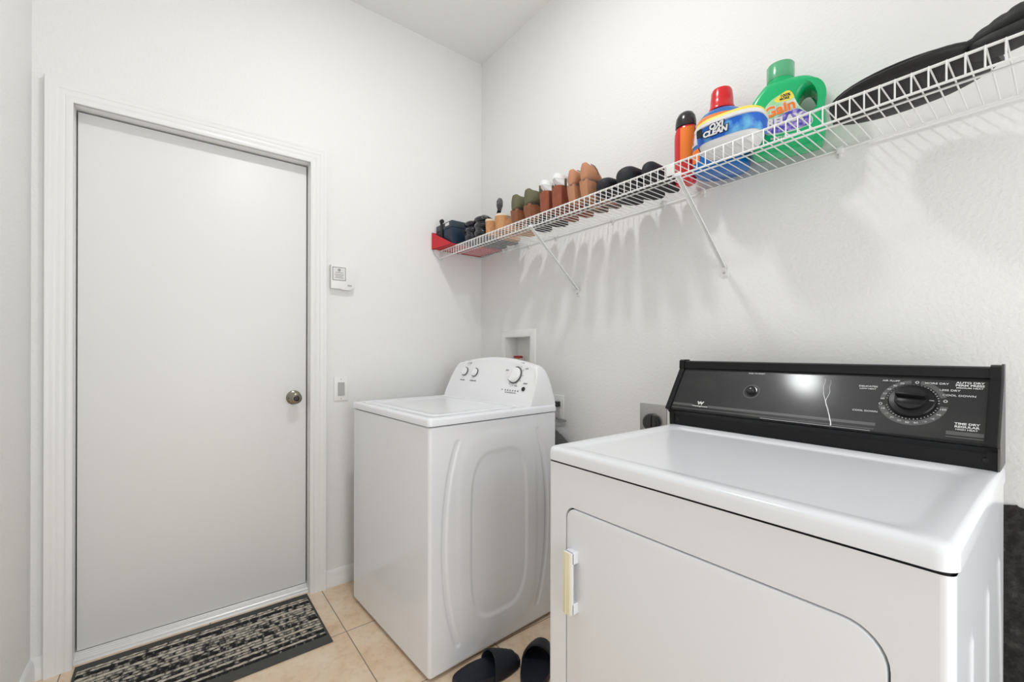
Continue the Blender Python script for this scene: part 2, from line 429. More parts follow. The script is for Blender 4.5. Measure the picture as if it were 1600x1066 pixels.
# dark rough strip low on the shelf wall, right of the dryer (ragged top edge)
def dark_panel():
    b = MB(); x = 2.10; top = []
    while x < 3.5:
        top.append((x, .842 - .002*(x-2.2) + random.uniform(-.0035, .0035))); x += random.uniform(.003, .009)
    poly = [(2.10, .09)] + top + [(top[-1][0], .09)]
    b.prism(poly, 0, .006, T=basis((0, 0, 0), (1, 0, 0), (0, 0, 1), (0, -1, 0)))
    o = b.build('wall_panel', 'dark', smooth=False)
    tag(o, 'dark grey speckled rough panel low on the wall right of the dryer', 'panel')
dark_panel()

# ceiling light
def ceiling_light():
    t = thing('ceiling_light', 'round white flush ceiling light above the washer', 'light', (1.17, -.99, CEIL))
    b = MB(); b.lathe([(0, 0), (.098, 0), (.100, -.012), (.095, -.024), (.092, -.028), (.089, -.026), (.088, -.022), (0, -.022)], 48); b.build('base', 'plastic_w', t)
    b = MB(); b.lathe([(.088, -.024), (.087, -.029), (.080, -.033), (.05, -.035), (.02, -.036), (0, -.036)], 40); b.build('diffuser', 'lamp', t)
ceiling_light()

# ------------------------------------------------------------------ washer
def face_T(o, u, v):      # plane frame -> matrix with z = outward normal
    u = Vector(u).normalized(); v = Vector(v).normalized(); return basis(o, u, v, u.cross(v))
def washer():
    WD, DP, HB = .712, .665, .921
    t = thing('washing_machine', 'white top-loading washing machine with rounded control console in the corner', 'washing machine', (.900, -.824, 0), radians(3.3))
    # cabinet: rounded outline; the +x side carries the embossed ribs (origin: front right corner, x runs negative)
    r = .012; out = []
    def arc(cx, cy, a0, a1, n=6):
        return [(cx+cos(a0+(a1-a0)*i/n)*r, cy+sin(a0+(a1-a0)*i/n)*r) for i in range(n+1)]
    ny = 150
    side = [(0, r+(DP-2*r)*i/ny) for i in range(1, ny)]
    out = arc(-WD+r, r, pi, 1.5*pi)+arc(-r, r, 1.5*pi, 2*pi)+side+arc(-r, DP-r, 0, .5*pi)+arc(-WD+r, DP-r, .5*pi, pi)
    def sm(e0, e1, x):
        q = max(0, min(1, (x-e0)/(e1-e0))); return q*q*(3-2*q)
    def emb(y, z):
        d = 0
        for s in (0, 1):
            yy = y if s == 0 else .667-y
            k = (z-.472)/.392
            if abs(k) < 1.06:
                yc = .063+.064*k*k*(.75+.25*k*k); w = abs(yy-yc)
                zz = max(0, abs(k)-.97)*.392; w = math.hypot(w, zz)
                d -= .0042*(1-sm(.006, .0145, w))
        q = (abs((y-.333)/.145)**3.4+abs((z-.468)/.325)**4.5)**.25
        d -= .005*(1-sm(.97, 1.05, q))
        q = (abs((y-.333)/.205)**4+abs((z-.468)/.405)**5)**.22
        d += .0022*(1-sm(.95, 1.07, q))
        return d
    zs = [0.014, .02]+[.02+(HB-.02)*i/170 for i in range(1, 170)]+[HB-.003, HB]
    rings = []
    for i, z in enumerate(zs):
        ins = .003 if i in (0, len(zs)-1) else 0
        ring = []
        for (x, y) in out:
            xx = x
            if abs(x) < 1e-9: xx = emb(y, z)
            if ins:
                cx, cy = -WD/2, DP/2; xx = cx+(x-cx)*(1-2*ins/WD); y = cy+(y-cy)*(1-2*ins/DP)
            ring.append((xx, y, z))
        rings.append(ring)
    b = MB(); b.loft(rings); cab = b.build('cabinet', 'enamel', t, sharp=50)
    b = MB(); b.box((-WD+.012, .012, HB-.004), (-.012, DP-.01, HB+.012)); b.build('gap_shade', 'gap', cab)  # near-black fill paints the shade in the gap under the deck
    for (x, y) in ((-.05, .05), (-WD+.05, .05), (-.05, DP-.05), (-WD+.05, DP-.05)):
        b = MB(); b.lathe([(0, 0), (.018, 0), (.018, .008), (.010, .010), (.010, .016), (0, .016)], 16, T=TR(x, y, 0)); b.build('leg', 'gap', t)
    # top deck: shell with a rim and a recessed centre
    z0, z1 = .925, .9555
    def ring(ins, z, rr=.016): return [(x, y, z) for x, y in rrect(-WD-.004+ins, -.005+ins, .004-ins, DP+.002-ins, max(.002, rr-ins*.5))]
    b = MB()
    b.loft([ring(.004, z0), ring(.0, z0+.002), ring(0, z1-.009), ring(.0025, z1-.003), ring(.0085, z1)]+
           [[(x, y, z) for x, y in rrect(-WD+.036, .026, -.036, .492, .03)] for z in (z1,)]+
           [[(x, y, z1-.0035) for x, y in rrect(-WD+.041, .031, -.041, .487, .028)]], cap=(True, True))
    deck = b.build('top_deck', 'enamel', t, sharp=45)
    # lid
    b = MB()
    def lr(ins, z, rr=.03): return [(x, y, z) for x, y in rrect(-WD+.060+ins, .048+ins, -.060-ins, .470-ins, rr)]
    b.loft([lr(.0, z1-.006), lr(0, z1-.001), lr(.003, z1+.0012), lr(.020, z1+.0012), lr(.032, z1-.0022, .04), lr(.060, z1-.0028, .04)], cap=(True, True))
    b.build('lid', 'enamel', t, sharp=60)
    # console
    mid = -.35
    def prof(s):
        # s in [-.70, 0] ; returns closed section (y, z)
        e = min(s+.70, -s)                   # distance from the nearer end
        full = 1.170-.033*((s-mid)/.30)**2 if e >= .056 else None
        if e < .056:
            q = e/.056; zt = .958+(1.170-.033*((.294)/.30)**2-.958)*(1-(1-q)**2.4)**.62
        else: zt = full
        h = (zt-.9555)
        fy = lambda z: .507+.075*(z-.9555)/.185
        yb = .664; rr = min(.022, h*.35)
        pts = [(fy(.954), .954)]
        for k in range(1, 8): zz = .9555+(h-rr)*k/7; pts.append((fy(zz), zz))
        ya, za = pts[-1]
        ymid = min(ya+.045, yb-.012)
        for k in range(1, 6):
            a = k/5*pi/2; pts.append((ya+(rr*.8)*(1-cos(a))+.0*a, za+rr*sin(a)))
        y1, z1_ = pts[-1]
        for k in range(1, 9):
            a = k/8*pi/2; pts.append((y1+(yb-y1)*sin(a)**.9, .9555+(z1_-.9555)*(cos(a)**.55 if k < 8 else 0)))
        pts.append((yb, .954))
        return pts
    ss = [-.70, -.6985, -.695, -.69, -.682, -.674, -.666, -.658, -.650, -.644]+[-.63+.56*i/24 for i in range(25)]+[-.056, -.050, -.042, -.034, -.026, -.018, -.010, -.005, -.0015, 0]
    b = MB(); b.loft([[(s-.004, y, z) for y, z in prof(s)] for s in ss]); con = b.build('console', 'plastic_w', t, sharp=40)
    # controls on the face
    fo = Vector((0, .5055, .9555)); FT = face_T(fo, (1, 0, 0), (0, .075, .185))
    P = lambda u, v, w=0: FT @ TR(u, v, w)
    def dial(name, u, v, R, H):
        b = MB(); b.lathe([(R*1.02, -.003), (R*1.16, .001), (R*1.16, .0035), (R*.98, .005), (R*.98, -.003)], 36, T=P(u, v)); ring = b.build(name, 'chrome', con)
        b = MB(); b.lathe([(0, 0), (R, 0), (R, .006), (R*.95, H*.6), (R*.9, H*.72), (0, H*.72)], 36, T=P(u, v))
        b.box((-R*.24, -R*.9, 0), (R*.24, R*.9, H), bev=R*.1, T=P(u, v) @ RZ(radians(-14)))
        b.build('dial_grip', 'knob_w', ring)
    dial('load_dial', -.575, .145, .021, .020); dial('temperature_dial', -.484, .143, .021, .020)
    dial('cycle_dial', -.163, .142, .037, .027)
    b = MB(); b.lathe([(0, 0), (.010, 0), (.010, .003), (.0075, .005), (0, .005)], 24, T=P(-.082, .078)); b.build('start_button', 'blackm', con)
    b = MB()
    for i in range(6): b.lathe([(0, 0), (.0034, 0), (.0034, .0012), (0, .0012)], 12, T=P(-.203+i*.0175, .066))
    b.build('indicator_lights', 'printg', con)
    S = .0105
    for body, size, u, v in (('LOAD SIZE', S*.8, -.578, .097), ('TEMPERATURE', S*.8, -.482, .097), ('NORMAL', S*.9, -.142, .203), ('START', S*.9, -.080, .104),
                             ('HEAVY', S*.7, -.232, .165), ('LIGHT', S*.7, -.098, .176), ('CASUAL', S*.6, -.140, .090), ('LID', S*.6, -.228, .067),
                             ('SOAK  WASH  RINSE  SPIN  DONE', S*.48, -.165, .055), ('ROPER', S*1.0, -.560, .196)):
        b = MB(); add_text(b, body, size, P(u, v), bold=.0002); b.build('lettering', 'printg', con, smooth=False)
    b = MB()
    for k in range(10):
        a = radians(60+k*30)
        b.box((-.0012, -.0028, 0), (.0012, .0028, .0004), T=P(-.163, .142) @ RZ(a) @ TR(0, .050, 0))
    b.tube([P(-.560+cos(a)*.020, .196+sin(a)*.012).translation for a in [i*pi/14 for i in range(28)]], .0005, 5, closed=True)
    b.build('dial_marks', 'printg', con)
    return t
washer()

# ------------------------------------------------------------------ dryer
def dryer():
    XL, XR, YF, YB = 1.466, 2.2225, -.766, -.095
    t = thing('dryer', 'white clothes dryer with long black control panel and side-opening door', 'dryer', (1.844, -.43, 0))
    o = Vector(t.location)
    IT = TR(-o.x, -o.y, 0)                     # world -> local
    Wd = XR-XL
    r = .014
    def arc(cx, cy, a0, a1, n=6): return [(cx+cos(a0+(a1-a0)*i/n)*r, cy+sin(a0+(a1-a0)*i/n)*r) for i in range(n+1)]
    # shell of the cabinet (front face left open for the front panel with its door hole)
    side = [(XR, YF+r+(YB-YF-2*r)*i/120) for i in range(1, 120)]
    out = arc(XR-r, YF+r, 1.5*pi, 2*pi)+side+arc(XR-r, YB-r, 0, .5*pi)+arc(XL+r, YB-r, .5*pi, pi)+arc(XL+r, YF+r, pi, 1.5*pi)
    def rib(y, z):
        d = 0
        for yc in (-.61, -.405, -.18):
            if yc == -.18: yc = -.212+.104*max(0, (.773-z))/.30*.6
            w = abs(y-yc); zz = max(0, z-.765, .14-z); w = math.hypot(w, zz)
            q = max(0, min(1, (w-.006)/.010)); d += .0022*(1-q*q*(3-2*q))
        return d
    zs = [.012, .016]+[.016+(.912-.016)*i/110 for i in range(1, 110)]+[.910, .913]
    rings = [[((x+(rib(y, z) if abs(x-XR) < 1e-9 and 0 < i < len(zs)-1 else 0)), y, z) for x, y in out] for i, z in enumerate(zs)]
    b = MB(); b.loft(rings, closed=False, T=IT)
    # top and bottom closing sheets
    b.box((XL+.004, YF+.02, .016), (XR-.004, YB-.004, .020), T=IT)
    # front panel with rounded hole
    D = rrect(1.532, .20, 2.160, .812, [.09, .09, .055, .028], 8)   # corner order: bl, br, tr, tl
    D = [(x, z) for x, z in D]
    bm = bmesh.new()
    yf = YF
    outer = [(XL+r, .012), (XR-r, .012), (XR-r, .913), (XL+r, .913)]
    def loopv(pts, y): return [bm.verts.new((x, y, z)) for x, z in pts]
    n = len(D)
    # build as strips: match each hole vertex with a point on the outer rectangle along its ray
    cx, cz = 1.846, .50
    OV = []
    for (x, z) in D:
        dx, dz = x-cx, z-cz; k = 1e9
        if dx > 0: k = min(k, (XR-r-cx)/dx)
        if dx < 0: k = min(k, (XL+r-cx)/dx)
        if dz > 0: k = min(k, (.913-cz)/dz)
        if dz < 0: k = min(k, (.012-cz)/dz)
        OV.append((cx+dx*k, cz+dz*k))
    # insert exact corners by snapping nearest
    for c in outer:
        j = min(range(n), key=lambda i: (OV[i][0]-c[0])**2+(OV[i][1]-c[1])**2); OV[j] = c
    vo = loopv(OV, yf); vi = loopv(D, yf); vb = loopv(D, yf+.018)
    for i in range(n):
        j = (i+1) % n
        bm.faces.new((vo[i], vo[j], vi[j], vi[i])); bm.faces.new((vi[i], vi[j], vb[j], vb[i]))
    bmesh.ops.recalc_face_normals(bm, faces=bm.faces)
    b._merge(bm, 0, IT)
    cab = b.build('cabinet', 'enamel_dryer', t, sharp=35)
    b = MB(); b.prism(rrect(XL+.006, YF+.006, XR-.006, YB-.006, .010), .900, .922, T=IT)
    b.box((1.525, YF+.016, .19), (2.168, YF+.02, .82), T=IT)
    b.build('gap_shade', 'gap', cab)  # near-black fill paints the shade under the worktop and around the door
    for x in (XL+.05, XR-.05):
        for y in (YF+.05, YB-.05):
            b = MB(); b.lathe([(0, 0), (.018, 0), (.018, .008), (.010, .010), (.010, .014), (0, .014)], 16, T=IT @ TR(x, y, 0)); b.build('leg', 'gap', t)
    # door
    def off(pts, d):
        c = (1.846, .506); w = (.314, .306)
        return [(c[0]+(x-c[0])*(1-d/w[0]), c[1]+(z-c[1])*(1-d/w[1])) for x, z in pts]
    b = MB()
    rg = [[(x, y, z) for x, z in off(D, d)] for d, y in ((.0034, YF+.015), (.0034, YF+.002), (.0042, YF-.0002), (.0062, YF-.0008))]
    b.loft(rg, T=IT); door = b.build('door', 'enamel_dryer', t, sharp=50)
    # handle: cream faced bar on two white feet
    b = MB(); hx0, hx1 = 1.5475, 1.575
    b.box((hx0, YF-.022, .560), (hx1, YF+.0, .588), bev=.002, T=IT).box((hx0, YF-.022, .682), (hx1, YF+.0, .711), bev=.002, T=IT)
    b.box((hx0, YF-.024, .560), (hx1, YF-.016, .711), bev=.002, T=IT)
    h = b.build('handle', 'enamel_dryer', door)
    b = MB(); b.box((hx0+.001, YF-.0275, .560), (hx1-.003, YF-.0235, .7105), bev=.0015, T=IT)
    b.box((hx0+.008, YF-.0285, .563), (hx0+.012, YF-.027, .7075), T=IT)
    b.build('handle_insert', 'cream', h)
    # worktop with rim, shallow dish
    z1 = .9515
    b = MB()
    def ring(ins, z, rr=.024): return [(x, y, z) for x, y in rrect(XL-.003+ins, YF-.004+ins, XR+.003-ins, YB+.002-ins, max(.004, rr-ins*.6), 8)]
    def dish(a, z, rr): return [(x, y, z) for x, y in rrect(XL+a, YF+a, XR-a, -.235-a*.2, rr, 8)]
    b.loft([ring(.005, .9162), ring(.0, .918), ring(0, z1-.012), ring(.002, z1-.005), ring(.007, z1-.0012), ring(.014, z1), dish(.034, z1-.0004, .03), dish(.045, z1-.0042, .045), dish(.058, z1-.0052, .05)], T=IT)
    b.build('worktop', 'enamel_dryer', t, sharp=60)
    # control panel housing (profile extruded between end caps)
    fb = Vector((XL-.002, -.215, 1.007)); vdir = Vector((0, .09, .131)).normalized(); nrm = Vector((1, 0, 0)).cross(vdir)
    sec = [(-.192, .950), (-.192, .985), (-.203, .999), (-.215, 1.004), (-.2155, 1.0075), (-.126, 1.1375), (-.1255, 1.140), (-.1295, 1.143), (-.1285, 1.165), (-.122, 1.168), (-.100, 1.168), (-.098, 1.150), (-.098, .950)]
    b = MB(); b.loft([[(x, y, z) for y, z in sec] for x in (XL+.010, XR-.012)], T=IT)
    hs = b.build('control_panel', 'black', t, sharp=20)
    cap = [(-.193, .950), (-.195, .990), (-.206, 1.0005), (-.219, 1.005), (-.220, 1.009), (-.1315, 1.139), (-.133, 1.144), (-.132, 1.168), (-.124, 1.172), (-.094, 1.172), (-.094, .950)]
    for x0, x1 in ((XL-.004, XL+.013), (XR-.018, XR-.002)):
        b = MB(); b.loft([[(x, y, z) for y, z in cap] for x in (x0, x1)], T=IT); b.build('end_cap', 'black', hs, sharp=20)
    b = MB(); b.box((XR-.002, -.205, .953), (XR+.001, -.086, 1.0), T=IT)
    b.loft([[(x, y, z) for y, z in [(-.186, .953), (-.206, 1.010), (-.118, 1.142), (-.118, 1.174), (-.086, 1.174), (-.086, .953)]] for x in (XR-.0022, XR+.0015)], T=IT)
    b.build('side_plate', 'band', hs, sharp=20)
    FT = IT @ face_T(fb, (1, 0, 0), vdir)
    P = lambda u, v, w=.0008: FT @ TR(u, v, w)
    b = MB(); b.box((.014, .003, 0), (.738, .1545, .0008), T=FT); b.build('fascia', 'panel', hs)
    # grey bands
    b = MB()
    for u0, u1, v0, v1 in ((.018, .088, .0175, .0255), (.138, .558, .0165, .0245), (.680, .737, .015, .024), (.018, .556, .0065, .0085), (.680, .737, .009, .011)):
        b.box((u0, v0, 0), (u1, v1, .0003), T=P(0, 0))
    uc, vc = .6175, .0905
    def band(a0, a1, r0, r1, n=24):
        vs = []; fs = []
        for i in range(n+1):
            a = radians(a0+(a1-a0)*i/n); vs += [(cos(a)*r0, sin(a)*r0, .0003), (cos(a)*r1, sin(a)*r1, .0003)]
        for i in range(n): k = 2*i; fs.append((k, k+1, k+3, k+2))
        b.mesh(vs, fs, T=P(uc, vc))
    band(16, 78, .0495, .0600); band(96, 176, .0500, .0590); band(196, 352, .0500, .0625)
    def ringm(mb, c, r0, r1, n=24, w=.0004):
        vs = []; fs = []
        for i in range(n):
            a = 2*pi*i/n; vs += [(cos(a)*r0, sin(a)*r0, w), (cos(a)*r1, sin(a)*r1, w)]
        for i in range(n): k = 2*i; l = 2*((i+1) % n); fs.append((k, k+1, l+1, l))
        mb.mesh(vs, fs, T=P(*c))
    ringm(b, (.256, .0875), .0215, .0235)
    b.build('grey_bands', 'band', hs)
    # lettering
    b = MB()
    def tx(s, u, v, size=.0064, al='CENTER', bold=.00008, sx=1.25):
        q = MB(); add_text(q, s, size, P(u, v, .001), ext=.0001, align=al, bold=bold, sx=sx); q.build('lettering', 'print', hs, smooth=False)
    tx('PUSH TO START', .256, .1515, .0052); tx('W', .112, .0305, .0145, bold=.0009, sx=1.3); tx('Westinghouse', .112, .0195, .0062, sx=1.45, bold=.0002)
    tx('HEAVY DUTY', .257, .0215, .0050)
    tx('AIR FLUFF', .574, .1465, .0060); tx('DELICATES', .531, .1270, .0062, bold=.0001); tx('LOW HEAT', .531, .1200, .0052)
    tx('COOL DOWN', .533, .0555, .0062); tx('MORE DRY', .656, .1440, .0066); tx('LESS DRY', .679, .1270, .0066); tx('COOL DOWN', .6945, .1140, .0066)
    tx('AUTO DRY', .710, .1485, .0070, bold=.00022); tx('PERM PRESS', .710, .1415, .0070, bold=.00022); tx('MEDIUM HEAT', .710, .1350, .0052)
    tx('TIME DRY', .711, .0435, .0070, bold=.00022); tx('REGULAR', .711, .0362, .0070, bold=.00022); tx('HIGH HEAT', .711, .0295, .0052)
    for i, s in enumerate(('10', '20', '30', '40', '50', '60', '70', '80', '90', '100')):
        a = radians(205+i*(344-205)/9); tx(s, uc+cos(a)*.0560, vc+sin(a)*.0560, .0062, bold=.00012)
    for i, s in enumerate(('60', '50', '40', '30', '20')):
        a = radians(176-i*15.5); tx(s, uc+cos(a)*.0545, vc+sin(a)*.0545, .0062, bold=.00012)
    for i in range(44):
        a = i*8.2
        if 180 < a < 190 or 352 < a: continue
        a = radians(a); b.box((-.0006, -.0013, 0), (.0006, .0013, .0003), T=P(uc+cos(a)*.0463, vc+sin(a)*.0463) @ RZ(a+pi/2))
    ringm(b, (uc+cos(radians(85))*.0545, vc+sin(radians(85))*.0545), .0022, .0035); ringm(b, (uc+.0565, vc+.007), .0022, .0035); ringm(b, (uc-.0565, vc-.011), .0022, .0035)
    b.build('dial_marks', 'print', hs)
    # white crack in the fascia
    b = MB()
    def crk(pts, w0, w1):
        n = len(pts)
        for i in range(n-1):
            w = w0+(w1-w0)*i/(n-1); a = Vector(pts[i]).to_3d(); c = Vector(pts[i+1]).to_3d(); d = (c-a).normalized(); s = Vector((-d.y, d.x, 0))*w
            b.mesh([a-s, c-s, c+s, a+s], [(0, 1, 2, 3)], T=P(0, 0, .0012))
    crk([(.436, .144), (.437, .132), (.4355, .118), (.438, .104), (.4405, .092), (.4465, .076), (.450, .064), (.4545, .055), (.458, .044), (.462, .034), (.4655, .022), (.469, .012), (.470, .004)], .0003, .0014)
    crk([(.449, .140), (.4505, .128), (.4495, .117), (.4525, .104), (.4515, .094), (.4485, .082), (.4475, .074)], .0002, .0008)
    crk([(.447, .076), (.4505, .064), (.455, .054), (.4585, .044)], .0012, .0014)
    crk([(.30, .0022), (.34, .0016), (.39, .0022), (.44, .0017), (.50, .0021), (.55, .0017)], .0004, .0003)
    b.build('crack', 'crack', hs)
    # start button
    b = MB(); b.lathe([(0, 0), (.0165, 0), (.0165, .002), (.013, .0022), (.0125, .010), (.010, .014), (.005, .0158), (0, .016)], 32, T=P(.256, .0885)); b.build('start_button', 'blackcap', hs)
    # timer knob
    b = MB(); b.lathe([(0, 0), (.0415, 0), (.043, .003), (.0425, .008), (.0400, .0105), (.0300, .012), (.0290, .016), (.0285, .020), (0, .020)], 48, T=P(uc, vc))
    kn = b.build('timer_knob', 'black', hs, sharp=30)
    b = MB(); T = P(uc, vc, .018) @ RZ(radians(-3))
    b.box((-.027, .0010, 0), (.027, .0085, .0135), bev=.002, T=T)
    b.box((-.024, -.017, -.001), (.024, .0010, .0035), bev=.002, T=T)
    b.build('knob_grip', 'black', kn)
    b = MB(); b.box((.0315, -.0004, 0), (.0395, .0004, .0128), T=P(uc, vc, 0)); b.build('pointer', 'print', kn)
    # screws in the lower strip
    for x in (XL+.026, XR-.020):
        b = MB(); b.lathe([(0, 0), (.006, 0), (.005, .002), (.002, .0015), (0, .001)], 16, T=IT @ TR(x, -.1925, .972) @ RX(pi/2)); b.build('screw', 'blackm', hs)
    return t
dryer()

# ------------------------------------------------------------------ small wall things
def wall_bits():
    # washer outlet box
    t = thing('washer_outlet_box', 'white recessed washer outlet box in the wall above the washer console', 'outlet box', (.377, 0, 1.10))
    X0, X1, Z0, Z1 = .263, .491, 1.102-1.10, 1.282-1.10; ox = .377
    b = MB()
    pf = [(0, .0), (0, -.006), (.004, -.008), (.034, -.007), (.040, -.004), (.043, 0)]
    def q(d): return [(X0-ox-d, Z0-d), (X0-ox-d, Z1+d), (X1-ox+d, Z1+d), (X1-ox+d, Z0-d)]
    b.loft([[(q(d)[k][0], y, q(d)[k][1]) for d, y in pf] for k in range(4)], loop=True)
    b.build('frame', 'switch', t)
    b = MB(); th = .0015
    b.box((X0-ox, 0, Z0), (X0-ox+th, .088, Z1)).box((X1-ox-th, 0, Z0), (X1-ox, .088, Z1)).box((X0-ox, 0, Z0), (X1-ox, .088, Z0+th)).box((X0-ox, 0, Z1-th), (X1-ox, .088, Z1)).box((X0-ox, .086, Z0), (X1-ox, .088, Z1))
    b.build('recess', 'switch', t)
    for dx, mt in ((-.053, 'valve'),):
        b = MB(); b.lathe([(0, .003), (.010, .003), (.010, .03), (.013, .035), (.013, .048), (.007, .050), (.005, .062), (0, .062)], 20, T=TR(dx, .045, 0)); v = b.build('valve', 'brass', t)
        b = MB(); b.box((-.033, -.010, .0), (.033, .010, .014), bev=.004, T=TR(dx, .045, .060)); b.build('valve_handle', mt, v)
    # thermostat
    t = thing('thermostat', 'small white wall thermostat with framed sticker right of the door', 'thermostat', (0, -.866, 1.575))
    b = MB(); pts = [(-.060, -.058), (-.012, -.058), (-.004, -.062), (.035, -.062), (.058, -.048), (.058, .055), (-.060, .062)]
    b.prism(pts, .002, .026, T=basis((0, 0, 0), (0, 1, 0), (0, 0, 1), (1, 0, 0)), bev=.003); cs = b.build('case', 'switch', t)
    b = MB()
    for i in range(11): b.box((.0260, .026, -.030+i*.0078), (.0266, .055, -.0265+i*.0078))
    b.box((.0255, .021, -.045), (.0268, .0225, .060)); b.build('grille', 'trim', cs)
    b = MB(); b.box((.026, .022, -.040), (.0305, .042, -.035), bev=.001); b.build('lever', 'rocker', cs)
    b = MB(); b.box((.0258, -.053, -.016), (.0266, .013, .052)); st = b.build('sticker_border', 'printg', cs)
    b = MB(); b.box((.0264, -.050, -.013), (.0270, .010, .049)); b.build('sticker', 'print', st)
    b = MB(); T0 = basis((.0271, 0, 0), (0, 1, 0), (0, 0, 1), (1, 0, 0))
    for z, w in ((.022, .038), (.012, .046), (.004, .036), (-.004, .042)): b.box((.0270, -.020-w/2, z), (.0272, -.020+w/2, z+.0035))
    b.lathe([(0, 0), (.008, 0), (.008, .0002), (0, .0002)], 16, T=T0 @ TR(-.020, .037, 0))
    b.build('printed_lines', 'cord', st)
    # rocker switch
    t = thing('light_switch', 'white rocker light switch plate low beside the door casing', 'light switch', (0, -.869, 1.004))
    b = MB(); b.box((0, -.0355, -.061), (.006, .0355, .061), bev=.0025, seg=3); p = b.build('plate', 'switch', t)
    b = MB(); b.box((.004, -.0185, -.036), (.0066, .0185, .036)); b.build('rocker_frame', 'trim', p)
    b = MB(); b.mesh([(.0062, -.0165, -.034), (.0062, .0165, -.034), (.0062, .0165, .034), (.0062, -.0165, .034), (.012, -.0165, -.030), (.012, .0165, -.030), (.0072, .0165, .033), (.0072, -.0165, .033)], [(0, 1, 2, 3), (4, 5, 6, 7), (0, 1, 5, 4), (1, 2, 6, 5), (2, 3, 7, 6), (3, 0, 4, 7)])
    b.build('rocker', 'rocker', t)
    for z in (-.050, .050):
        b = MB(); b.lathe([(0, 0), (.003, 0), (.0025, .0012), (0, .001)], 12, T=TR(.006, 0, z) @ RY(pi/2)); b.build('screw', 'screw', p)
    # dryer outlet and plug
    t = thing('dryer_outlet', 'grey steel dryer outlet plate on the wall left of the dryer panel', 'outlet', (1.267, 0, .925))
    b = MB(); b.box((-.062, -.005, -.060), (.062, 0, .060), bev=.002); b.build('plate', 'steel', t)
    for x in (-.028, .034):
        b = MB(); b.lathe([(0, 0), (.004, 0), (.003, .0015), (0, .001)], 12, T=TR(x, -.005, .040) @ RX(pi/2)); b.build('screw', 'screw', t)
    p = tag(link('dryer_plug', None), 'black round power plug in the steel dryer outlet', 'plug'); p.location = (1.270, -.005, .912)
    b = MB(); b.lathe([(0, 0), (.034, 0), (.036, .004), (.036, .022), (.030, .030), (0, .030)], 36, T=RX(pi/2))
    b.box((-.006, -.036, -.030), (.012, -.001, .034), bev=.004); b.build('plug_body', 'blackcap', p)
    b = MB(); b.tube([(0, -.026, -.02), (0, -.034, -.06), (.0, -.030, -.14), (.01, -.025, -.30), (.02, -.03, -.50)], .008, 10); b.build('power_cord', 'blackm', p)
    # washer outlet
    t = thing('wall_outlet', 'small white wall outlet half hidden behind the washer', 'outlet', (.718, 0, .918))
    b = MB(); b.box((-.036, -.006, -.060), (.036, 0, .060), bev=.0025, seg=3); b.build('plate', 'switch', t)
    for z in (-.02, .02):
        b = MB(); b.box((-.016, -.0075, z-.014), (.016, -.0055, z+.014), bev=.003); b.build('socket', 'trim', t)
    p = tag(link('washer_plug', None), 'black plug in the small wall outlet behind the washer', 'plug'); p.location = (.722, -.0075, .934)
    b = MB(); b.box((-.014, -.032, -.014), (.014, 0, .014), bev=.005, seg=3); b.build('plug_body', 'blackcap', p)
    b = MB(); b.tube([(-.0, -.03, -.004), (-.01, -.042, -.02), (-.02, -.04, -.06), (-.03, -.036, -.085)], .004, 8); b.build('power_cord', 'blackm', p)
    # lint duct elbow behind the machines
    pts = [(1.10, -.07, .30), (1.02, -.07, .44), (.95, -.068, .55), (.88, -.066, .64), (.80, -.064, .715), (.735, -.062, .755), (.66, -.06, .775)]
    P = []; 
    for i in range(len(pts)-1):
        for k in range(12): P.append(Vector(pts[i]).lerp(Vector(pts[i+1]), k/12))
    R = [.050+.0035*(1 if i % 2 else -1) for i in range(len(P))]
    b = MB(); b.tube(P, R, 20); o = b.build('duct', 'foil', sharp=80)
    tag(o, 'dark grey corrugated flexible duct behind the washer', 'duct')
    b = MB(); b.tube([(.70, -.006, .862), (.735, -.012, .857), (.760, -.010, .855), (.776, -.010, .858), (.770, -.010, .850), (.745, -.012, .846), (.70, -.014, .850)], .0028, 8); o = b.build('cord', 'cord')
    tag(o, 'thin grey cord loop under the small wall outlet', 'cord')
wall_bits()

# ------------------------------------------------------------------ door mat
def mat_():
    t = thing('door_mat', 'grey and cream striped woven mat in front of the white door', 'mat', (.012, -1.436, 0), radians(.2))
    L2, Wm = .405, .440
    def zf(x, y): return .004
    b = MB(); nx, ny = 60, 110
    def top(x, y):
        return .0085+.0022*abs(sin(x*pi/.0185))+.0010*sin(y*190+sin(x*300)*2)
    vs = []; fs = []
    x0, x1, y0, y1 = .042, Wm-.048, -L2+.006, L2-.006
    for i in range(nx+1):
        for j in range(ny+1):
            x = x0+(x1-x0)*i/nx; y = y0+(y1-y0)*j/ny
            e = i in (0, nx) or j in (0, ny); vs.append((x, y, .003 if e else top(x, y)))
    for i in range(nx):
        for j in range(ny): a = i*(ny+1)+j; fs.append((a, a+1, a+ny+2, a+ny+1))
    b.mesh(vs, fs); b.build('woven_centre', 'weave', t)
    b = MB(); b.box((0, -L2, .0), (Wm, L2, .0065), bev=.002, seg=2); b.build('felt_border', 'matgrey', t)
mat_()

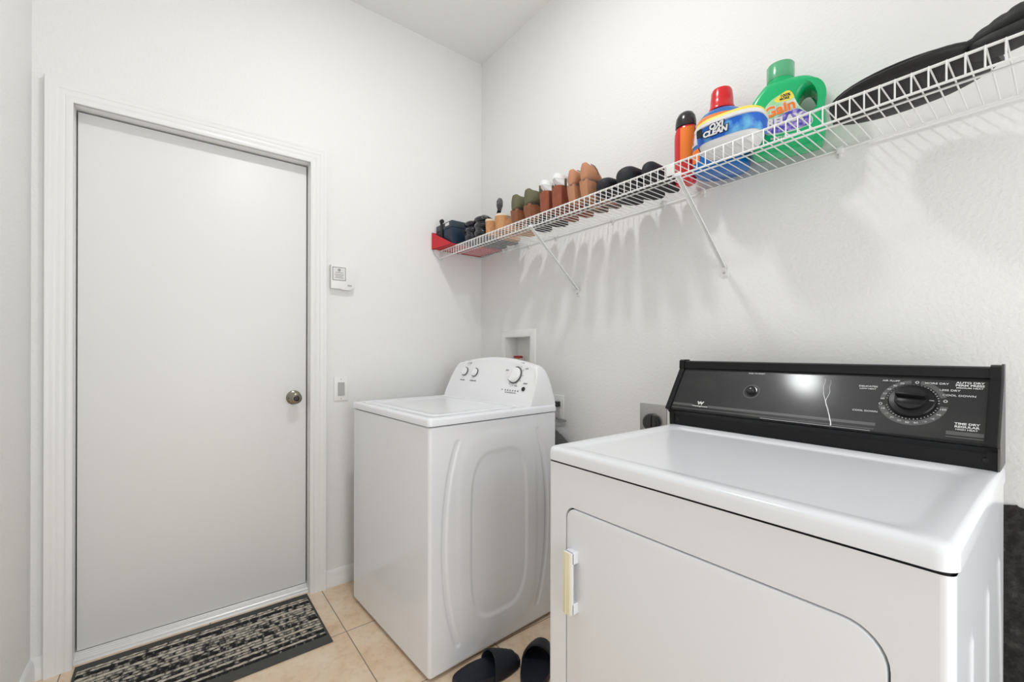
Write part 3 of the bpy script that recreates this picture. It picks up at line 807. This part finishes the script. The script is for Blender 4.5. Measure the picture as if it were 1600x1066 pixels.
# ------------------------------------------------------------------ slippers
def slipper(label, x, y, rz):
    t = thing('slide_slipper', label, 'slipper', (x, y, 0), rz, 'dark slide slippers on the floor')
    L = .27
    def w(s):   # half width along s 0 heel .. 1 toe
        return (.044+.013*sin(pi*min(1, s*1.15))+.006*max(0, s-.45))*min(1, (max(0, 1-((s-.5)/.5)**2))**.32+.0)
    ss = [.0, .006, .02, .05, .1, .18, .28, .4, .52, .64, .75, .84, .91, .96, .985, 1.0]
    rings = []
    for z, k in ((0, .95), (.004, 1), (.022, 1), (.027, .95)):
        pass
    b = MB()
    right = [(w(s), s*L) for s in ss]; left = [(-w(s), s*L) for s in ss[::-1]]
    out = right+left[1:-1]
    def rg(z, d, dish=0): return [(px*(1-d), L/2+(py-L/2)*(1-d*.5), z+.006*(1-abs(py/L*2-1))*0) for px, py in out]
    b.loft([rg(0, .04), rg(.003, 0), rg(.020, .0), rg(.027, .03), rg(.025, .12), rg(.020, .25)]); b.build('sole', 'rubber', t, sharp=60)
    # arched strap with ridges
    b = MB(); n = 18; m = 14; rings = []
    for i in range(n+1):
        s = .50+.42*i/n; wy = w(s)+.004; h = .076-.028*(i/n)-.006*(i/n)**2+.0018*abs(sin(i*1.05))
        sh = .035*(0)
        o_ = []; inn = []
        for j in range(m+1):
            a = pi*j/m; c = cos(a); q = sin(a)**.72
            curve = -.022*(1-abs(c))*(1-i/n) * 0
            yy = s*L+ (-.018*sin(a) if i == 0 else -.018*sin(a)*(1-i/n))*-1
            o_.append((c*wy, yy, .006+h*q)); inn.append((c*(wy-.006), yy, .006+(h-.006)*q))
        rings.append(o_+inn[::-1])
    b.loft(rings); b.build('strap', 'rubber', t, sharp=60)
    return t
slipper('black slide slipper beside the washer, the whole one', .965, -.762, radians(-9))
slipper('black slide slipper half hidden by the dryer corner', 1.163, -.572, radians(38))

# ------------------------------------------------------------------ wire shelf
SZ = 1.797
def shelf():
    X0, X1, YF_ = .020, 2.90, -.305
    t = thing('wire_shelf', 'long white wire wall shelf above the washer and dryer', 'shelf', (1.45, -.15, SZ))
    IT = TR(-1.45, .15, -SZ)
    r = .0017
    b = MB(); x = 2.130-.0267*78; 
    while x < X1:
        if x > X0: b.tube([(x, -.008, SZ+.0), (x, -.298, SZ+.0), (x, -.304, SZ-.001), (x, -.3075, SZ-.006), (x, -.3075, SZ-.046)], r, 6, T=IT)
        x += .0267
    b.build('deck_wires', 'wire', t)
    def rail(name, y, z, rr=.003):
        b = MB(); b.tube([(X0-.006, y, z), (X1, y, z)], rr, 8, T=IT); return b.build(name, 'wire', t)
    rail('back_rail', -.008, SZ-.004); rail('middle_rail', -.182, SZ-.004, .0028); rail('front_rail', -.3045, SZ-.004, .0033); rail('lip_rail', -.305, SZ-.046, .003)
    # diagonal support brackets
    for xb in (.849, 1.558):
        b = MB(); a = Vector((xb, -.304, SZ-.045)); c = Vector((xb, -.006, 1.500)); d = (c-a).normalized(); n = Vector((1, 0, 0)); u = d.cross(n)
        L = (c-a).length
        b.box((-.0075, -.0012, 0), (.0075, .0012, L), T=IT @ basis(a, n, u, d), bev=.0006)
        b.box((-.0075, .0008, 0), (-.0060, .0045, L), T=IT @ basis(a, n, u, d)).box((.0060, .0008, 0), (.0075, .0045, L), T=IT @ basis(a, n, u, d))
        b.box((xb-.0075, -.008, 1.470), (xb+.0075, -.004, 1.505), T=IT)
        b.box((xb-.011, -.312, SZ-.050), (xb+.011, -.299, SZ-.038), bev=.002, T=IT)
        br = b.build('support_bracket', 'bracket', t)
        b = MB(); b.prism(rrect(-.012, -.014, .012, .014, .006), 0, .004, T=IT @ TR(xb, 0, 1.478) @ RX(pi/2)); b.build('foot_plate', 'bracket', br)
        b = MB(); b.lathe([(0, 0), (.0045, 0), (.004, .002), (0, .0022)], 12, T=IT @ TR(xb, -.008, 1.480) @ RX(pi/2)); b.build('screw', 'screw', br)
    for xc in (.251, .478, .696, 1.058, 1.315, 1.482, 1.898, 2.30, 2.70):
        b = MB(); b.box((xc-.008, -.014, SZ-.014), (xc+.008, 0, SZ+.006), bev=.002, T=IT); b.box((xc-.004, -.006, SZ-.026), (xc+.004, 0, SZ-.012), bev=.001, T=IT)
        b.build('wall_clip', 'bracket', t)
    b = MB(); b.prism([(-.002, -.052), (-.002, .003), (.055, .003), (.055, -.018), (.020, -.052)], 0, .006, T=IT @ basis((.0, -.297, SZ), (0, -1, 0), (0, 0, 1), (-1, 0, 0)) @ TR(-.012, 0, -.012), bev=.001)
    b.box((.0, -.312, SZ-.060), (.004, -.285, SZ+.002), T=IT)
    e = b.build('end_bracket', 'bracket', t)
    # joining plate at the front lip beside the right bracket
    b = MB(); b.box((1.520, -.3095, SZ-.040), (1.548, -.3085, SZ-.004), T=IT, bev=.0004); b.build('joint_plate', 'bracket', t)
shelf()

# ------------------------------------------------------------------ shoes
SD = SZ+.0022          # top of deck wires
def shoe(name, label, group, x, y, rz, L=.25, Wd=.078, heel=.02, counter=.06, toe=.05, upper='tan', heelm='brown', block=None, sole='sole', puff=0, taper=0, wedge=False, rim=None, closed=False):
    t = thing(name, label, 'shoe', (x, y, SD), rz, group)
    n = 22
    def hw(s):
        base = .5*Wd*(.80+.20*sin(pi*min(1, max(0, (s-.1)/.9))))
        e = min(1, (1-abs(2*s-1)**7))**.5 if s > .5 else min(1, (1-abs(2*s-1)**9))**.5
        return max(.004, base*e)
    def bot(s):
        st = .008
        if s < .28: return heel
        if s > .66: return st
        q = (s-.28)/.38; q = q*q*(3-2*q); return heel+(st-heel)*q
    def top(s):
        if closed and s < .16: return heel+counter*(.35+.65*math.sqrt(max(0, 1-(1-s/.16)**2)))
        if s < .07: return heel+counter*(.80+.20*math.sqrt(max(0, 1-(1-s/.07)**2)))
        if s < .2: return heel+counter
        if s < .55:
            q = (s-.2)/.35; q = q*q*(3-2*q); return (heel+counter)*(1-q)+(toe+.012)*q
        q = (s-.55)/.45; return (toe+.012)*(1-q)+toe*q*.62
    def opening(s):
        if closed: return 0
        if s < .02: return 0
        if s < .11: return radians(52)*(s-.02)/.09
        if s < .50: return radians(52)
        if s < .60: return radians(52)*(.60-s)/.10
        return 0
    rings = []; m = 22
    for i in range(n+1):
        s = i/n; s_ = .010+.980*(.5-.5*cos(pi*s)); w = hw(s_); z0 = bot(s_); z1 = top(s_); a0 = max(.02, opening(s_))
        o_, inn = [], []
        for j in range(m+1):
            a = pi/2+a0+(2*pi-2*a0)*j/m
            c, q = cos(a), sin(a)
            def pt(th):
                f = 1-taper*max(0, q)
                if puff: f *= 1-puff+puff*abs(sin(3.0*(q+1)*pi/2))**.6
                zc = (z0+z1)/2; hh = (z1-z0)/2
                cc = math.copysign(abs(c)**.55, c); qq = math.copysign(abs(q)**.8, q)
                if closed and q > 0: cc, qq = math.copysign(abs(c)**.85, c), abs(q)**.9
                if q < -.2: cc = math.copysign(abs(c)**.38, c)
                if a0 > .3 and q > 0:
                    cc = math.copysign(max(abs(cc), .86-.1*q), c)
                return (cc*max(.001, w*f-th), s_*L, zc+qq*max(.001, hh-(th if q < 0 else 0)))
            o_.append(pt(0)); inn.append(pt(.0035))
        rings.append(o_+inn[::-1])
    if closed: rings = [r_[:m+1] for r_ in rings]
    c0 = (0, rings[0][0][1]-.0015, (bot(0)+top(0.01))/2); c1 = (0, rings[-1][0][1]+.0015, .018)
    rings = [[c0]*len(rings[0])]+rings+[[c1]*len(rings[0])]
    b = MB(); b.loft(rings, cap=(False, False)); b.build('upper', upper, t, sharp=55)
    if upper == 'patent':
        for k, (zz, hh, kw) in enumerate(((.028, .021, 1.0), (.064, .022, 1.06), (.098, .020, .92))):
            b = MB(); b.ellipsoid((0, .030, zz), (Wd*.5*kw, .036, hh)); b.build('padding', upper, t)
    # sole + heel
    def plan(k=1.0, z=0, s0=0, s1=1, nn=14):
        r_ = []; 
        for i in range(nn+1):
            s = s0+(s1-s0)*(.5-.5*cos(pi*i/nn)); s = min(.997, max(.003, s)); r_.append((hw(s)*k, s*L))
        return r_+[(-a, c) for a, c in r_[::-1][1:-1]]
    b = MB()
    pl = plan(1.02)
    zt = lambda y: bot(min(1, max(0, y/L)))+.001
    if wedge:
        b.loft([[(px, py, 0) for px, py in pl], [(px, py, zt(py)) for px, py in pl]]); b.build('wedge_sole', heelm, t, sharp=50)
    else:
        b.loft([[(px, py, max(0, zt(py)-.006)) for px, py in pl], [(px, py, zt(py)) for px, py in pl]]); b.build('sole', sole, t, sharp=50)
        if heel > .012:
            hb = [(hw(.0+s*.24) , s*.24*L) for s in (.02, .1, .25, .5, .75, 1)]
            hb = [(max(a, .4*Wd*.8) if i else a*.8, c) for i, (a, c) in enumerate(hb)]
            hp = hb+[(-a, c) for a, c in hb[::-1]]
            b = MB(); b.loft([[(px*.86, .012+py*.82, 0) for px, py in hp], [(px*.97, .003+py, heel*.6) for px, py in hp], [(px, py, heel) for px, py in hp]]); b.build('heel', heelm, t, sharp=50)
    if rim:
        b = MB(); pl2 = plan(.94, s0=.01, s1=.6); b.loft([[(px, py, zt(py)+.002) for px, py in pl2], [(px, py, zt(py)+.006) for px, py in pl2]]); b.build('insole', rim, t)
    return t
def sandal(label, group, x, y, rz, L=.23, Wd=.07, heel=.075, heelm='cork', strapm='insole', ankle=None, wedge=True, insole='insole', toe_strap=None):
    t = thing('sandal', label, 'shoe', (x, y, SD), rz, group)
    def hw(s):
        e = (1-abs(2*s-1)**8)**.5 if 0 < s < 1 else 0
        return max(.004, .5*Wd*(.82+.18*sin(pi*min(1, max(0, (s-.2)/.8))))*e)
    def bot(s):
        if s < .25: return heel
        if s > .68: return .014
        q = (s-.25)/.43; q = q*q*(3-2*q); return heel+(.014-heel)*q
    r_ = []
    for i in range(17): s = .003+.994*(.5-.5*cos(pi*i/16)); r_.append((hw(s), s*L))
    pl = r_+[(-a, c) for a, c in r_[::-1][1:-1]]
    zt = lambda y: bot(min(1, max(0, y/L)))
    b = MB()
    if wedge:
        b.loft([[(px*.95, .004+py*.97, 0) for px, py in pl], [(px, py, zt(py)*.92) for px, py in pl]]); b.build('wedge_sole', heelm, t, sharp=50)
    else:
        b.loft([[(px, py, max(0, zt(py)-.010)) for px, py in pl], [(px, py, zt(py)-.003) for px, py in pl]]); b.build('sole', heelm, t, sharp=50)
        b = MB(); hp = [(Wd*.30, .0), (Wd*.41, .010), (Wd*.41, .058), (-Wd*.41, .058), (-Wd*.41, .010), (-Wd*.30, 0)]
        b.loft([[(px*.93, .004+py*.9, 0) for px, py in hp], [(px, py, heel-.004) for px, py in hp]]); b.build('heel', heelm, t, sharp=30)
    b = MB(); b.loft([[(px*1.01, py, zt(py)*.92-.001 if wedge else zt(py)-.003) for px, py in pl], [(px*1.01, py, zt(py)+.002) for px, py in pl]]); b.build('insole', insole, t, sharp=50)
    def strap(s, h, wdt, mname, tilt=0, nm='strap'):
        b = MB(); rings = []; m = 16
        for i in range(m+1):
            a = pi*i/m; c, q = cos(a), sin(a)
            wx = hw(s)*1.06; z = bot(s)-.002+h*q**.8; yy = s*L+tilt*q
            rings.append([(c*wx, yy-wdt/2, z), (c*wx, yy+wdt/2, z), (c*(wx-.003), yy+wdt/2, z-.003*q), (c*(wx-.003), yy-wdt/2, z-.003*q)])
        b.loft(rings); return b.build(nm, mname, t, sharp=60)
    strap(.72, .045, .03, toe_strap or strapm)
    if ankle:
        h, w, mname = ankle
        b = MB(); rings = []; m = 28
        for i in range(m):
            a = 2*pi*i/m; rx, ry = Wd*.44, .042
            cx, cy = cos(a)*rx, .036+sin(a)*ry; z = heel+h-.012*sin(a)
            rings.append([(cx, cy, z-w/2), (cx, cy, z+w/2), (cx*.93, .036+(cy-.036)*.93, z+w/2), (cx*.93, .036+(cy-.036)*.93, z-w/2)])
        b.loft(rings, loop=True); b.build('ankle_strap', mname, t, sharp=50)
        for sx in (-1, 1):
            b = MB(); b.box((sx*Wd*.43-.0015, .026, heel-.004), (sx*Wd*.43+.0015, .038, heel+h), bev=.0006)
            b.build('strap_tab', 'taupe', t)
    return t

def shoes():
    yb = -.296
    g = 'shiny black padded shoes on the shelf'
    shoe('slip_on_shoe', 'shiny black padded shoe touching the navy box', g, .288, yb+.008, radians(1), .27, .098, .012, .104, .07, 'patent', 'sole', puff=.16, closed=True)
    shoe('slip_on_shoe', 'shiny black padded shoe beside the cork wedge sandals', g, .390, yb+.004, radians(-1), .27, .100, .012, .116, .075, 'patent', 'sole', puff=.16, closed=True)
    # soft brush end behind them
    t = thing('duster_brush', 'grey soft brush end sticking up behind the black padded shoes', 'brush', (.448, -.175, SD+.132), radians(0))
    b = MB(); b.tube([(-.058, .012, -.026), (-.036, .008, .002), (-.010, .0, .030)], .011, 10); b.build('handle', 'blackm', t)
    b = MB(); b.tube([(-.013, .002, .026), (.0, -.008, .042), (.016, -.018, .062), (.024, -.022, .072)], [.010, .017, .017, .010], 14); b.build('bristles', 'fur', t)
    g = 'cork wedge sandals on the shelf'
    sandal('cork wedge sandal beside the black padded shoes', g, .478, yb+.006, radians(1), .225, .058, .076)
    sandal('cork wedge sandal beside the olive shoes, turned sideways', g, .560, yb+.006, radians(-14), .225, .084, .080)
    g = 'olive shoes with brown block heels'
    for x, lab, dx in ((.705, 'olive suede shoe with brown block heel beside the cork sandals', 0), (.797, 'olive suede shoe with brown block heel and small buckle strap', 1)):
        t = shoe('block_heel_shoe', lab, g, x, yb+.002, radians(-2-6*dx), .235, .084, .067, .074, .05, 'olive', 'brown', taper=.30)
        if dx:
            b = MB(); b.box((.036, .05, .085), (.041, .066, .150), bev=.001); s = b.build('strap', 'olive', t)
            b = MB(); b.box((.040, .052, .100), (.043, .064, .110), bev=.001); b.build('buckle', 'brass', s)
    g = 'white strap sandals with rust block heels'
    sandal('white strap sandal with rust block heel beside the olive shoes', g, .914, yb+.004, radians(2), .22, .066, .092, 'rust', 'whites', (.026, .020, 'whites'), False, 'rust')
    sandal('white strap sandal with rust block heel beside the tan shoes', g, .990, yb+.004, radians(-2), .22, .070, .092, 'rust', 'whites', (.030, .020, 'whites'), False, 'rust')
    g = 'tan high heeled shoes'
    for x, lab, dx in ((1.078, 'tan suede high heel shoe beside the white strap sandals', 0), (1.146, 'tan suede high heel shoe beside the black flat shoes', 1)):
        t = shoe('high_heel_shoe', lab, g, x, yb, radians(-1), .225, .064, .070, .066+.004*dx, .045, 'tan', 'tan', taper=.42, sole='taupe')
        b = MB(); b.tube([(.012+.006*dx, .03, .132), (.024, .045, .126), (.030, .055, .110), (.031, .060, .094)], .0016, 6); b.build('lace', 'taupe', t)
    g = 'black flat shoes on the shelf'
    shoe('flat_shoe', 'black soft flat shoe beside the tan high heels', g, 1.232, yb+.002, radians(0), .25, .088, .008, .050, .042, 'blk_fab', 'sole', puff=.04, closed=True)
    shoe('flat_shoe', 'black soft flat shoe in the middle of the black three', g, 1.328, yb+.005, radians(2), .255, .096, .008, .062, .055, 'blk_fab', 'sole', puff=.04, closed=True)
    shoe('flat_shoe', 'black soft flat shoe nearest the red bottle', g, 1.417, yb+.022, radians(5), .225, .062, .008, .054, .050, 'blk_fab', 'sole', puff=.04, closed=True)
shoes()

# ------------------------------------------------------------------ red tray and navy box
def boxes():
    b = MB()
    fl = [(.004, -.350), (.198, -.334), (.198, -.16), (.236, -.15), (.236, -.012), (.004, -.012)]
    b.prism(fl, SD, SD+.004)
    b.mesh([(.004, -.353, SD), (.200, -.338, SD), (.200, -.338, SD+.006), (.004, -.353, SD+.098), (.004, -.345, SD), (.200, -.331, SD), (.200, -.331, SD+.006), (.004, -.345, SD+.098)],
           [(0, 1, 2, 3), (4, 5, 6, 7), (0, 1, 5, 4), (1, 2, 6, 5), (2, 3, 7, 6), (3, 0, 4, 7)])
    b.box((.004, -.350, SD), (.010, -.012, SD+.098)).box((.004, -.020, SD), (.236, -.012, SD+.03))
    o = b.build('tray', 'red', smooth=False); tag(o, 'red open tray with sloping front under the navy box', 'tray')
    t = thing('storage_box', 'dark navy storage box with latched lid in the red tray', 'box', (.1035, -.2275, SD+.0045))
    hx, hy = .088, .098
    b = MB(); b.box((-hx, -hy, 0), (hx, hy, .118), bev=.003); bd = b.build('body', 'navy', t)
    b = MB(); b.box((-hx-.003, -hy-.003, .094), (hx+.003, hy+.003, .131), bev=.003); lid = b.build('lid', 'navyl', t)
    for x in (-.020,):
        b = MB(); b.box((x-.014, -hy-.008, .035), (x+.010, -hy-.002, .145), bev=.003); b.lathe([(0, -.007), (.012, -.007), (.012, .007), (0, .007)], 16, T=TR(x, -hy-.004, .146) @ RY(pi/2)); b.build('latch', 'blackm', t)
    b = MB(); b.box((.02, -hy-.0045, .108), (.062, -hy-.0030, .124)); b.build('label', 'print', lid)
    b = MB(); b.lathe([(0, -.010), (.012, -.010), (.012, .010), (0, .010)], 16, T=TR(.05, hy-.04, .138) @ RY(pi/2)); b.build('hinge', 'blackm', t)
boxes()

# ------------------------------------------------------------------ bottles
def bottles():
    # red and orange shaker bottle
    t = thing('spray_bottle', 'slim red bottle with orange label and black domed cap', 'bottle', (1.464, -.098, SD))
    b = MB(); b.lathe([(0, 0), (.034, 0), (.038, .004), (.040, .03), (.0405, .10), (.041, .160), (.040, .185), (.036, .198), (.034, .206), (0, .206)], 40, sy=.72); b.build('body', 'redp', t)
    b = MB(); b.lathe([(.0345, .204), (.037, .206), (.037, .222), (.034, .240), (.026, .254), (.014, .261), (0, .262)], 32, sy=.78); b.build('cap', 'blackcap', t)
    b = MB(); rings = []
    for i in range(13):
        a = radians(-95+75*i/12); rings.append([(cos(a)*.0416, sin(a)*.0416*.73, z) for z in (.075, .195)])
    b.loft(rings, closed=False); b.build('label', 'orange', t)
    # blue jug
    t = thing('detergent_jug', 'blue detergent jug with red cap behind the round-lidded tub', 'bottle', (1.595, -.100, SD), radians(12))
    n = 40
    def sec(rx, ry, z, p=2.6, cx=0): return [(cx+math.copysign(abs(cos(a))**(2/p), cos(a))*rx, math.copysign(abs(sin(a))**(2/p), sin(a))*ry, z) for a in [2*pi*i/n for i in range(n)]]
    b = MB(); b.loft([sec(.070, .066, 0), sec(.082, .074, .006), sec(.087, .077, .03), sec(.088, .077, .10), sec(.085, .074, .135), sec(.076, .066, .165), sec(.060, .054, .190), sec(.042, .042, .201), sec(.034, .034, .206, 2), sec(.031, .031, .208, 2)])
    b.build('body', 'blue', t)
    b = MB(); b.lathe([(.031, .206), (.0395, .206), (.0395, .214), (.0365, .218), (.035, .240), (.0325, .268), (.029, .276), (.0, .278)], 36); b.build('cap', 'redp', t)
    def patch(mb, a0, a1, z0f, z1f, k=1.012, m=14):
        rings = []
        for i in range(m+1):
            a = radians(a0+(a1-a0)*i/m); za, zb = z0f(i/m), z1f(i/m); ring = []
            for j in range(7):
                z = za+(zb-za)*j/6
                rx, ry = .088, .077
                for (zz, x0, y0), (z2, x1, y1) in zip([(.03, .087, .077), (.10, .088, .077), (.135, .085, .074), (.165, .076, .066)], [(.10, .088, .077), (.135, .085, .074), (.165, .076, .066), (.190, .060, .054)]):
                    if zz <= z <= z2: q = (z-zz)/(z2-zz); rx, ry = x0+(x1-x0)*q, y0+(y1-y0)*q
                p = 2.6; ring.append((math.copysign(abs(cos(a))**(2/p), cos(a))*rx*k, math.copysign(abs(sin(a))**(2/p), sin(a))*ry*k, z))
            rings.append(ring)
        mb.loft(rings, closed=False)
    b = MB(); patch(b, -160, -118, lambda q: .03, lambda q: .075); b.build('lower_label', 'orange', t)
    b = MB(); patch(b, -150, -60, lambda q: .150-.12*q*0, lambda q: .172+.006*sin(q*pi))
    lb = b.build('label', 'orange', t)
    b = MB(); patch(b, -165, -110, lambda q: .088, lambda q: .148, 1.016); b.build('label_swirl', 'print', lb)
    b = MB(); patch(b, -150, -140, lambda q: .095, lambda q: .135, 1.022); b.build('label_mark', 'redp', lb)
    # tub
    t = thing('powder_tub', 'blue and white stain remover tub with yellow rimmed lid', 'tub', (1.690, -.236, SD), radians(6))
    b = MB(); b.loft([sec(.070, .040, 0, 3), sec(.078, .047, .006, 3), sec(.089, .060, .034, 3), sec(.092, .063, .070, 3)]); b.build('tub', 'whites', t)
    b = MB(); b.loft([sec(.0885, .0580, .026, 3), sec(.0910, .0622, .036, 3), sec(.0935, .0645, .068, 3)], cap=(False, False)); lb = b.build('label', 'bluel', t)
    b = MB(); b.loft([sec(.090, .063, .068, 3), sec(.094, .069, .070, 3), sec(.095, .070, .079, 3)]); lid = b.build('lid', 'whites', t)
    b = MB(); b.loft([sec(.095, .070, .079, 3), sec(.094, .069, .085, 3), sec(.088, .063, .090, 3), sec(.05, .03, .094, 3)]); b.build('lid_top', 'yellow', lid)
    b = MB(); T = basis((0, -.0655, .052), (1, 0, 0), (0, -.07, 1), (0, -1, -.07))
    add_text(b, 'OXI', .022, T @ TR(-.018, .007, .0012), bold=.0012, shear=.15); add_text(b, 'CLEAN', .022, T @ TR(-.022, -.009, .0008), bold=.0012, shear=.15)
    lt = b.build('lettering', 'print', lb)
    b = MB(); add_text(b, 'OXI', .022, T @ TR(-.018, .007, .0005), bold=.0034, shear=.15); add_text(b, 'CLEAN', .022, T @ TR(-.022, -.009, .0001), bold=.0034, shear=.15); b.build('lettering_outline', 'navy', lt)
    b = MB(); b.prism(rrect(-.010, -.012, .010, .012, .004), 0, .0012, T=T @ TR(-.068, .002, -.005) @ RY(radians(-22))); b.build('black_badge', 'blackm', lb)
    # green jug with handle
    t = thing('detergent_jug', 'green laundry detergent jug with ring handle and translucent cap', 'bottle', (1.787, -.085, SD), radians(18))
    outl = smooth_poly([(-.085, .0), (.078, .0), (.092, .012), (.096, .05), (.092, .10), (.095, .130), (.088, .165), (.066, .198), (.030, .212), (-.050, .212), (-.066, .198), (-.096, .160), (-.100, .130), (-.092, .06), (-.094, .012)], 2)
    hole = [(.052+.0225*cos(a), .132+.036*sin(a)) for a in [-2*pi*i/28 for i in range(28)]]
    bm = curve_solid([outl, hole], .026, .020)
    b = MB(); b._merge(bm, 0, TR(0, .0, 0) @ RX(pi/2)); b.build('body', 'green', t, sharp=60)
    b = MB(); b.lathe([(.034, .205), (.036, .214), (.0355, .222), (.031, .224), (.031, .232), (.033, .236), (.031, .238), (.0, .238)], 36, T=TR(-.018, 0, 0)); b.build('neck', 'green', t)
    b = MB(); b.lathe([(.0365, .222), (.0365, .268), (.0345, .271), (0, .271), (0, .269), (.0335, .269), (.0350, .266), (.0350, .222)], 36, T=TR(-.018, 0, 0)); b.build('cap', 'greencap', t)
    FT = basis((0, -.0468, 0), (1, 0, 0), (0, 0, 1), (0, -1, 0))
    lab = smooth_poly([(-.070, .045), (.055, .045), (.068, .070), (.030, .110), (.012, .160), (-.010, .165), (-.045, .150), (-.066, .115)], 2)
    b = MB(); b.prism(lab, 0, .0006, T=FT); lb = b.build('label', 'palegreen', t)
    fl = smooth_poly([(-.068, .050), (.055, .048), (.064, .070), (.024, .115), (-.010, .100), (-.064, .090)], 2)
    b = MB(); b.prism(fl, .0006, .0010, T=FT); b.build('flower_print', 'flowers', lb)
    b = MB(); b.prism(smooth_poly([(-.042, .142), (.022, .136), (.010, .166), (-.006, .168)], 1), .0006, .0011, T=FT); b.build('yellow_flash', 'yellow', lb)
    b = MB(); add_text(b, 'Gain', .042, FT @ TR(-.018, .118, .0018) @ RZ(radians(8)), bold=.0012, ext=.0003); lt = b.build('lettering', 'orange', lb)
    b = MB(); add_text(b, 'Gain', .042, FT @ TR(-.018, .118, .0012) @ RZ(radians(8)), bold=.0034, ext=.0003); b.build('lettering_outline', 'print', lb)
    b = MB(); add_text(b, 'RELAX', .030, FT @ TR(-.006, .083, .0014), bold=.0016, ext=.0003); b.build('white_lettering', 'print', lb)
    b = MB(); add_text(b, 'laundry detergent', .010, FT @ TR(-.005, .036, .0014), bold=.0002); b.build('white_lettering', 'print', lb)
    b = MB(); add_text(b, '100%', .012, FT @ TR(-.004, .155, .0014), bold=.0003); add_text(b, 'MORE', .009, FT @ TR(-.006, .146, .0014), bold=.0003); b.build('small_lettering', 'navy', lb)
bottles()

# ------------------------------------------------------------------ racket cover / padded black case
def bag():
    t = thing('racket_case', 'long black padded case lying on the wire shelf by the right edge', 'case', (2.075, -.190, SD), radians(-8))
    L = .150; n = 26
    b = MB(); rings = []
    for i in range(n+1):
        s = -1+2*i/n; x = s*L; w = .115*max(0, 1-abs(s)**2.4)**.55*(1+.0*s)+.003
        if s > .72: w = max(w, .034)
        h = .034*max(0, 1-abs(s)**4)**.5+.006+(.012 if s > .3 else 0)*min(1, max(0, (s-.3)/.5))
        ring = []
        for j in range(24):
            a = 2*pi*j/24; ring.append((x, cos(a)*w, .002+h*(.5+.5*sin(a)) if abs(sin(a)) < .98 else .002+h*(.5+.5*sin(a))))
        rings.append(ring)
    b.loft(rings); b.build('head_cover', 'bag', t, sharp=60)
    # piping around the rim
    b = MB(); P = []
    for i in range(40):
        a = 2*pi*i/40; P.append((cos(a)*L*.99, sin(a)*.110, .030))
    b.tube(P, .0035, 8, closed=True); b.build('piping', 'blackm', t)
    b = MB(); P = [Vector((.10, -.03, .030)), Vector((.15, -.045, .040)), Vector((.20, -.055, .044)), Vector((.26, -.06, .050)), Vector((.34, -.06, .056)), Vector((.45, -.06, .06))]
    Q = []; 
    for i in range(len(P)-1):
        for k in range(6): Q.append(P[i].lerp(P[i+1], k/6))
    Q.append(P[-1])
    b.tube(Q, [.014+.010*min(1, i/10)+.0012*(1 if i % 3 else -1) for i in range(len(Q))], 16); b.build('grip', 'bag', t, sharp=60)
    b = MB(); b.prism(smooth_poly([(.11, -.085), (.22, -.090), (.45, -.100), (.45, -.03), (.22, -.02), (.12, .0)], 2), .003, .022, bev=.005); b.build('flap', 'bag', t)
bag()
